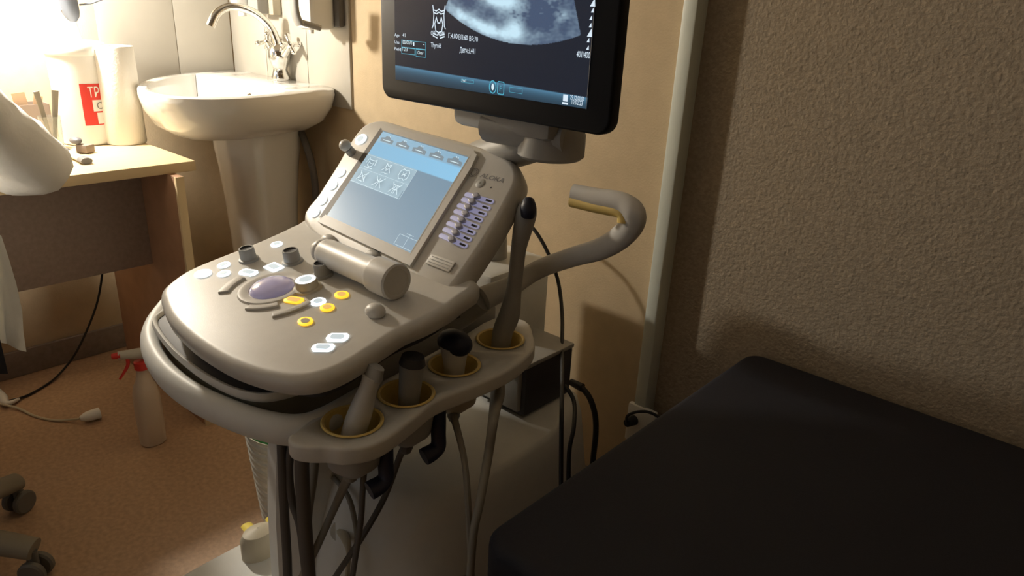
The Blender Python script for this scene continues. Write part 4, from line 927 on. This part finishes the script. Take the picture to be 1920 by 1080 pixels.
# floor plug and cables
t = thing('extension_plug', 'white inline plug on thin cable lying on the brown floor', 'plug', sz(165, 778, 0))
pa, pb = sz(150, 785, 0.018), sz(187, 774, 0.018)
MB().tube([pa, pa + (pb - pa) * 0.35, pb], [0.006, 0.014, 0.016], M_plast, 14, 3, flat=(1.1, 1)).build('plug_body', t)
MB().tube([sz(0, 757, 0.02), sz(35, 766, 0.006), sz(65, 780, 0.004), (sz(100, 788, 0.004)), sz(130, 787, 0.008), pa], 0.0035, M_beige, 8, 6).build('cable', t)
o = MB().tube([sx(196, 440, -2.40), sx(193, 500, -2.40), sx(184, 560, -2.40), sx(166, 612, -2.40), sx(142, 662, -2.39), sx(118, 694, -2.40), sz(92, 718, 0.005), sz(50, 742, 0.005), sz(14, 752, 0.010)], 0.0035, M_cblack, 8, 6).build('black_cable'); tag(o, 'thin black cable running from under the desk across the floor', 'cable')
o = MB().tube([sz(-20, 730, 0.02), sz(4, 745, 0.016), sz(12, 757, 0.012), sz(36, 748, 0.008)], [0.02, 0.014, 0.009, 0.004], M_plast, 10, 4).build('cable_plug'); tag(o, 'white moulded plug at the end of the black cable, left floor edge', 'plug')

# ================================================================== STOOL AND PERSON
T1, T2 = sz(30, 898, 0.085), sz(58, 1030, 0.085)
RS = 0.235; mdp = (T1 + T2) / 2; hv = (T2 - T1); hl = hv.length / 2; pv = Vector((hv.y, -hv.x, 0)).normalized()
if pv.y > 0: pv = -pv
SC = mdp + pv * math.sqrt(max(RS * RS - hl * hl, 0.01)); SC.z = 0
t = thing('office_chair', 'grey five-star swivel chair base under the seated person', 'chair', SC)
MB().lathe([(0.001, 0.07), (0.035, 0.07), (0.035, 0.12), (0.022, 0.13), (0.020, 0.40), (0.001, 0.40)], M_castr, SC).build('gas_column', t)
a1 = math.atan2(T1.y - SC.y, T1.x - SC.x)
angs = [a1 - k * 2 * PI / 5 for k in range(5)]
for k, an in enumerate(angs):
    dvv = Vector((math.cos(an), math.sin(an), 0)); R_ = RS
    leg = MB().tube([SC + Vector((0, 0, 0.105)), SC + dvv * 0.13 + Vector((0, 0, 0.100)), SC + dvv * R_ + Vector((0, 0, 0.078))], [0.034, 0.030, 0.026], M_chair, 14, 4, flat=(1, 0.75)).build('leg', t, 60)
    nn = Vector((-dvv.y, dvv.x, 0)); cp = SC + dvv * (R_ - 0.005) + Vector((0, 0, 0.028))
    cs = MB()
    for s_ in (-1, 1): cs.lathe([(0.001, -0.008), (0.024, -0.008), (0.0275, -0.004), (0.0275, 0.004), (0.024, 0.008), (0.001, 0.008)], M_castr, cp + nn * s_ * 0.016, axis=nn, seg=20)
    cs.tube([cp + Vector((0, 0, 0.0)), cp + Vector((0, 0, 0.045))], 0.009, M_castr, 10, 1); cs.build('caster', leg)
MB().prism(rrect(SC.x - 0.19, SC.y - 0.25, SC.x + 0.17, SC.y + 0.10, 0.09, 6), 0.40, 0.455, M_vinyl, 0.02, 3).build('seat', t)

# person facing the desk (towards the left wall)
pz = 0.0
PB = Vector((SC.x + 0.02, SC.y, 0))
t = thing('person', 'person in a white coat seated at the desk with elbow on the desk edge', 'person', (PB.x, PB.y, 0))
EL = Vector((-1.79, 0.470, 0.79)); SH = Vector((PB.x + 0.0, PB.y + 0.18, 1.03))
def skin_mesh(name, nodes, edges, m, parent, sub=2, root=0, disp=0):
    me = bpy.data.meshes.new(name); me.from_pydata([tuple(n[0]) for n in nodes], edges, []); me.materials.append(m)
    o = bpy.data.objects.new(name, me); COL.objects.link(o)
    md = o.modifiers.new('skin', 'SKIN'); md.use_smooth_shade = True
    for i, n in enumerate(nodes):
        r = n[1]; me.skin_vertices[0].data[i].radius = r if isinstance(r, tuple) else (r, r)
        me.skin_vertices[0].data[i].use_root = (i == root)
    sm = o.modifiers.new('sub', 'SUBSURF'); sm.levels = sub; sm.render_levels = sub
    if parent: o.parent = parent; o.matrix_parent_inverse = Matrix.Translation(-wloc(parent))
    return o
hips = Vector((PB.x, PB.y, 0.52)); HL = Vector((-2.14, 0.20, 0.785)); HR = Vector((-2.12, -0.12, 0.785))
ELR = Vector((-1.80, -0.34, 0.80)); SHR = Vector((PB.x + 0.0, PB.y - 0.18, 1.03))
nodes = [(hips, (0.16, 0.12)), (hips + Vector((0.01, 0, 0.22)), (0.13, 0.10)), (hips + Vector((0.01, 0, 0.44)), (0.155, 0.11)), (hips + Vector((0.0, 0, 0.61)), (0.085, 0.075)), (hips + Vector((-0.02, 0, 0.71)), 0.052), (hips + Vector((-0.045, 0, 0.80)), (0.075, 0.085)), (hips + Vector((-0.05, 0, 0.90)), (0.078, 0.092)),
         (SH, 0.062), ((SH + EL) / 2, 0.048), (EL, 0.040), ((EL + HL) / 2, 0.037), (HL, 0.026), (HL + Vector((-0.05, -0.01, 0.0)), (0.034, 0.016)),
         (SHR, 0.062), ((SHR + ELR) / 2, 0.048), (ELR, 0.040), ((ELR + HR) / 2, 0.037), (HR, 0.026), (HR + Vector((-0.05, 0.01, 0.0)), (0.034, 0.016)),
         (hips + Vector((-0.12, 0.10, -0.01)), 0.085), (hips + Vector((-0.26, 0.12, -0.0)), 0.070), (Vector((-1.93, 0.10, 0.27)), 0.052), (Vector((-1.93, 0.10, 0.09)), 0.038), (Vector((-2.03, 0.10, 0.045)), 0.04),
         (hips + Vector((-0.12, -0.10, -0.01)), 0.085), (hips + Vector((-0.26, -0.12, -0.0)), 0.070), (Vector((-1.93, -0.12, 0.27)), 0.052), (Vector((-1.93, -0.12, 0.09)), 0.038), (Vector((-2.03, -0.12, 0.045)), 0.04)]
ed = [(0, 1), (1, 2), (2, 3), (3, 4), (4, 5), (5, 6), (2, 7), (7, 8), (8, 9), (9, 10), (10, 11), (11, 12), (2, 13), (13, 14), (14, 15), (15, 16), (16, 17), (17, 18), (0, 19), (19, 20), (20, 21), (21, 22), (22, 23), (0, 24), (24, 25), (25, 26), (26, 27), (27, 28)]
base = len(nodes)
for Hh, s_ in ((12, 1), (18, -1)):         # fingers
    pc_ = nodes[Hh][0]
    for k in range(4):
        off = Vector((-0.035, (k - 1.5) * 0.017, 0.0)); l = (0.028, 0.032, 0.030, 0.024)[k]
        i = len(nodes); nodes += [(pc_ + off, 0.009), (pc_ + off + Vector((-l, 0, 0.004)), 0.0085), (pc_ + off + Vector((-l * 1.8, 0, -0.008)), 0.0075)]
        ed += [(Hh, i), (i, i + 1), (i + 1, i + 2)]
    i = len(nodes); nodes += [(pc_ + Vector((0.005, -0.03 * s_, 0)), 0.010), (pc_ + Vector((-0.025, -0.045 * s_, -0.004)), 0.0085)]; ed += [(Hh, i), (i, i + 1)]
skin_mesh('body', nodes, ed, M_skin, t)
# coat: sleeves, torso, hanging skirt
cn = [(hips + Vector((0.0, 0, 0.02)), (0.20, 0.16)), (hips + Vector((0.01, 0, 0.22)), (0.165, 0.13)), (hips + Vector((0.01, 0, 0.44)), (0.18, 0.135)), (hips + Vector((0.0, 0, 0.585)), (0.11, 0.10)),
      (SH, 0.088), (SH.lerp(EL, 0.5), 0.064), (SH.lerp(EL, 0.85), 0.070), (EL, (0.088, 0.080)), (EL.lerp(HL, 0.35), 0.062), (EL.lerp(HL, 0.9), 0.046),
      (SHR, 0.085), (SHR.lerp(ELR, 0.5), 0.072), (ELR, 0.070), (ELR.lerp(HR, 0.35), 0.058), (ELR.lerp(HR, 0.9), 0.044),
      (hips + Vector((-0.12, 0.09, 0.005)), 0.115), (hips + Vector((-0.24, 0.11, 0.0)), 0.095), (hips + Vector((-0.12, -0.09, 0.005)), 0.115), (hips + Vector((-0.24, -0.11, 0.0)), 0.095)]
ce = [(0, 1), (1, 2), (2, 3), (2, 4), (4, 5), (5, 6), (6, 7), (7, 8), (8, 9), (2, 10), (10, 11), (11, 12), (12, 13), (13, 14), (0, 15), (15, 16), (0, 17), (17, 18)]
co = skin_mesh('coat', cn, ce, M_coat, t)
tx_ = bpy.data.textures.new('folds', 'CLOUDS'); tx_.noise_scale = 0.07
dm = co.modifiers.new('folds', 'DISPLACE'); dm.texture = tx_; dm.strength = 0.035; dm.mid_level = 0.5; dm.texture_coords = 'LOCAL'
# trousers and shoes
tn, te = [(hips + Vector((0.0, 0, -0.01)), (0.17, 0.10))], []
for s_ in (1, -1):
    i = len(tn); yk = 0.10 if s_ > 0 else -0.12
    tn += [(hips + Vector((-0.12, s_ * 0.10, -0.01)), 0.098), (hips + Vector((-0.26, s_ * 0.12, 0.0)), 0.084), (Vector((-1.93, yk, 0.27)), 0.068), (Vector((-1.93, yk, 0.10)), 0.062)]
    te += [(0, i), (i, i + 1), (i + 1, i + 2), (i + 2, i + 3)]
skin_mesh('trousers', tn, te, M_trous, t)
for yk in (0.10, -0.12):
    MB().tube([(-1.885, yk, 0.05), (-1.94, yk, 0.055), (-2.02, yk, 0.042), (-2.09, yk, 0.032)], [0.045, 0.052, 0.048, 0.03], M_char, 16, 5, flat=(0.9, 0.9)).build('shoe', t)
# skirt of the coat hanging over the seat side
b = MB()
edge = [sy(-90, 480, 0.26), sx(0, 445, -1.72), sx(14, 490, -1.72), sx(30, 560, -1.70), sx(38, 610, -1.70), sx(46, 655, -1.70)]
prof_px = [((-140, 430), (2, 442)), ((-140, 480), (14, 480)), ((-140, 520), (28, 530)), ((-140, 570), (38, 580)), ((-140, 610), (40, 620)), ((-140, 650), (46, 656))]
n = 12
front = []; 
for k, (l_, r_) in enumerate(prof_px):
    A = sx(l_[0], l_[1], -1.62); Bv = sx(r_[0], r_[1], -1.70)
    if k == 5: A.z += 0.03
    row = []
    for j in range(n + 1):
        q = A.lerp(Bv, j / n); q.x += 0.018 * math.sin(j * 1.6 + k * 0.4) * (0.3 + k * 0.14)
        if k == 5: q.z += 0.02 * math.sin(j * 0.8) * (1 - j / n)
        row.append(q)
    front.append(row)
th = Vector((-0.006, 0, 0)); R = []
for row in front: R.append(row + [q + th for q in reversed(row)])
b.rings(R, M_coat).build('coat_skirt', t, 70)
# head: hair, ears, face
hc_ = hips + Vector((-0.05, 0, 0.86))
b = MB(); b.ball(hc_, 0.10, M_skin, (0.95, 0.78, 1.2)); b.ball(hc_ + Vector((-0.100, 0, -0.015)), 0.016, M_skin, (1, 0.8, 1.5))
for s_ in (-1, 1): b.ball(hc_ + Vector((0.0, s_ * 0.078, -0.01)), 0.022, M_skin, (0.7, 0.35, 1.3)); b.ball(hc_ + Vector((-0.086, s_ * 0.032, 0.01)), 0.012, M_eye); b.ball(hc_ + Vector((-0.096, s_ * 0.032, 0.01)), 0.005, M_dark)
b.ball(hc_ + Vector((-0.088, 0, -0.058)), 0.02, M_lip, (0.5, 1.1, 0.35)); b.build('head', t)
MB().ball(hc_ + Vector((0.018, 0, 0.022)), 0.108, M_hair, (0.98, 0.86, 1.12)).ball(hc_ + Vector((0.115, 0, 0.0)), 0.045, M_hair).build('hair', t)
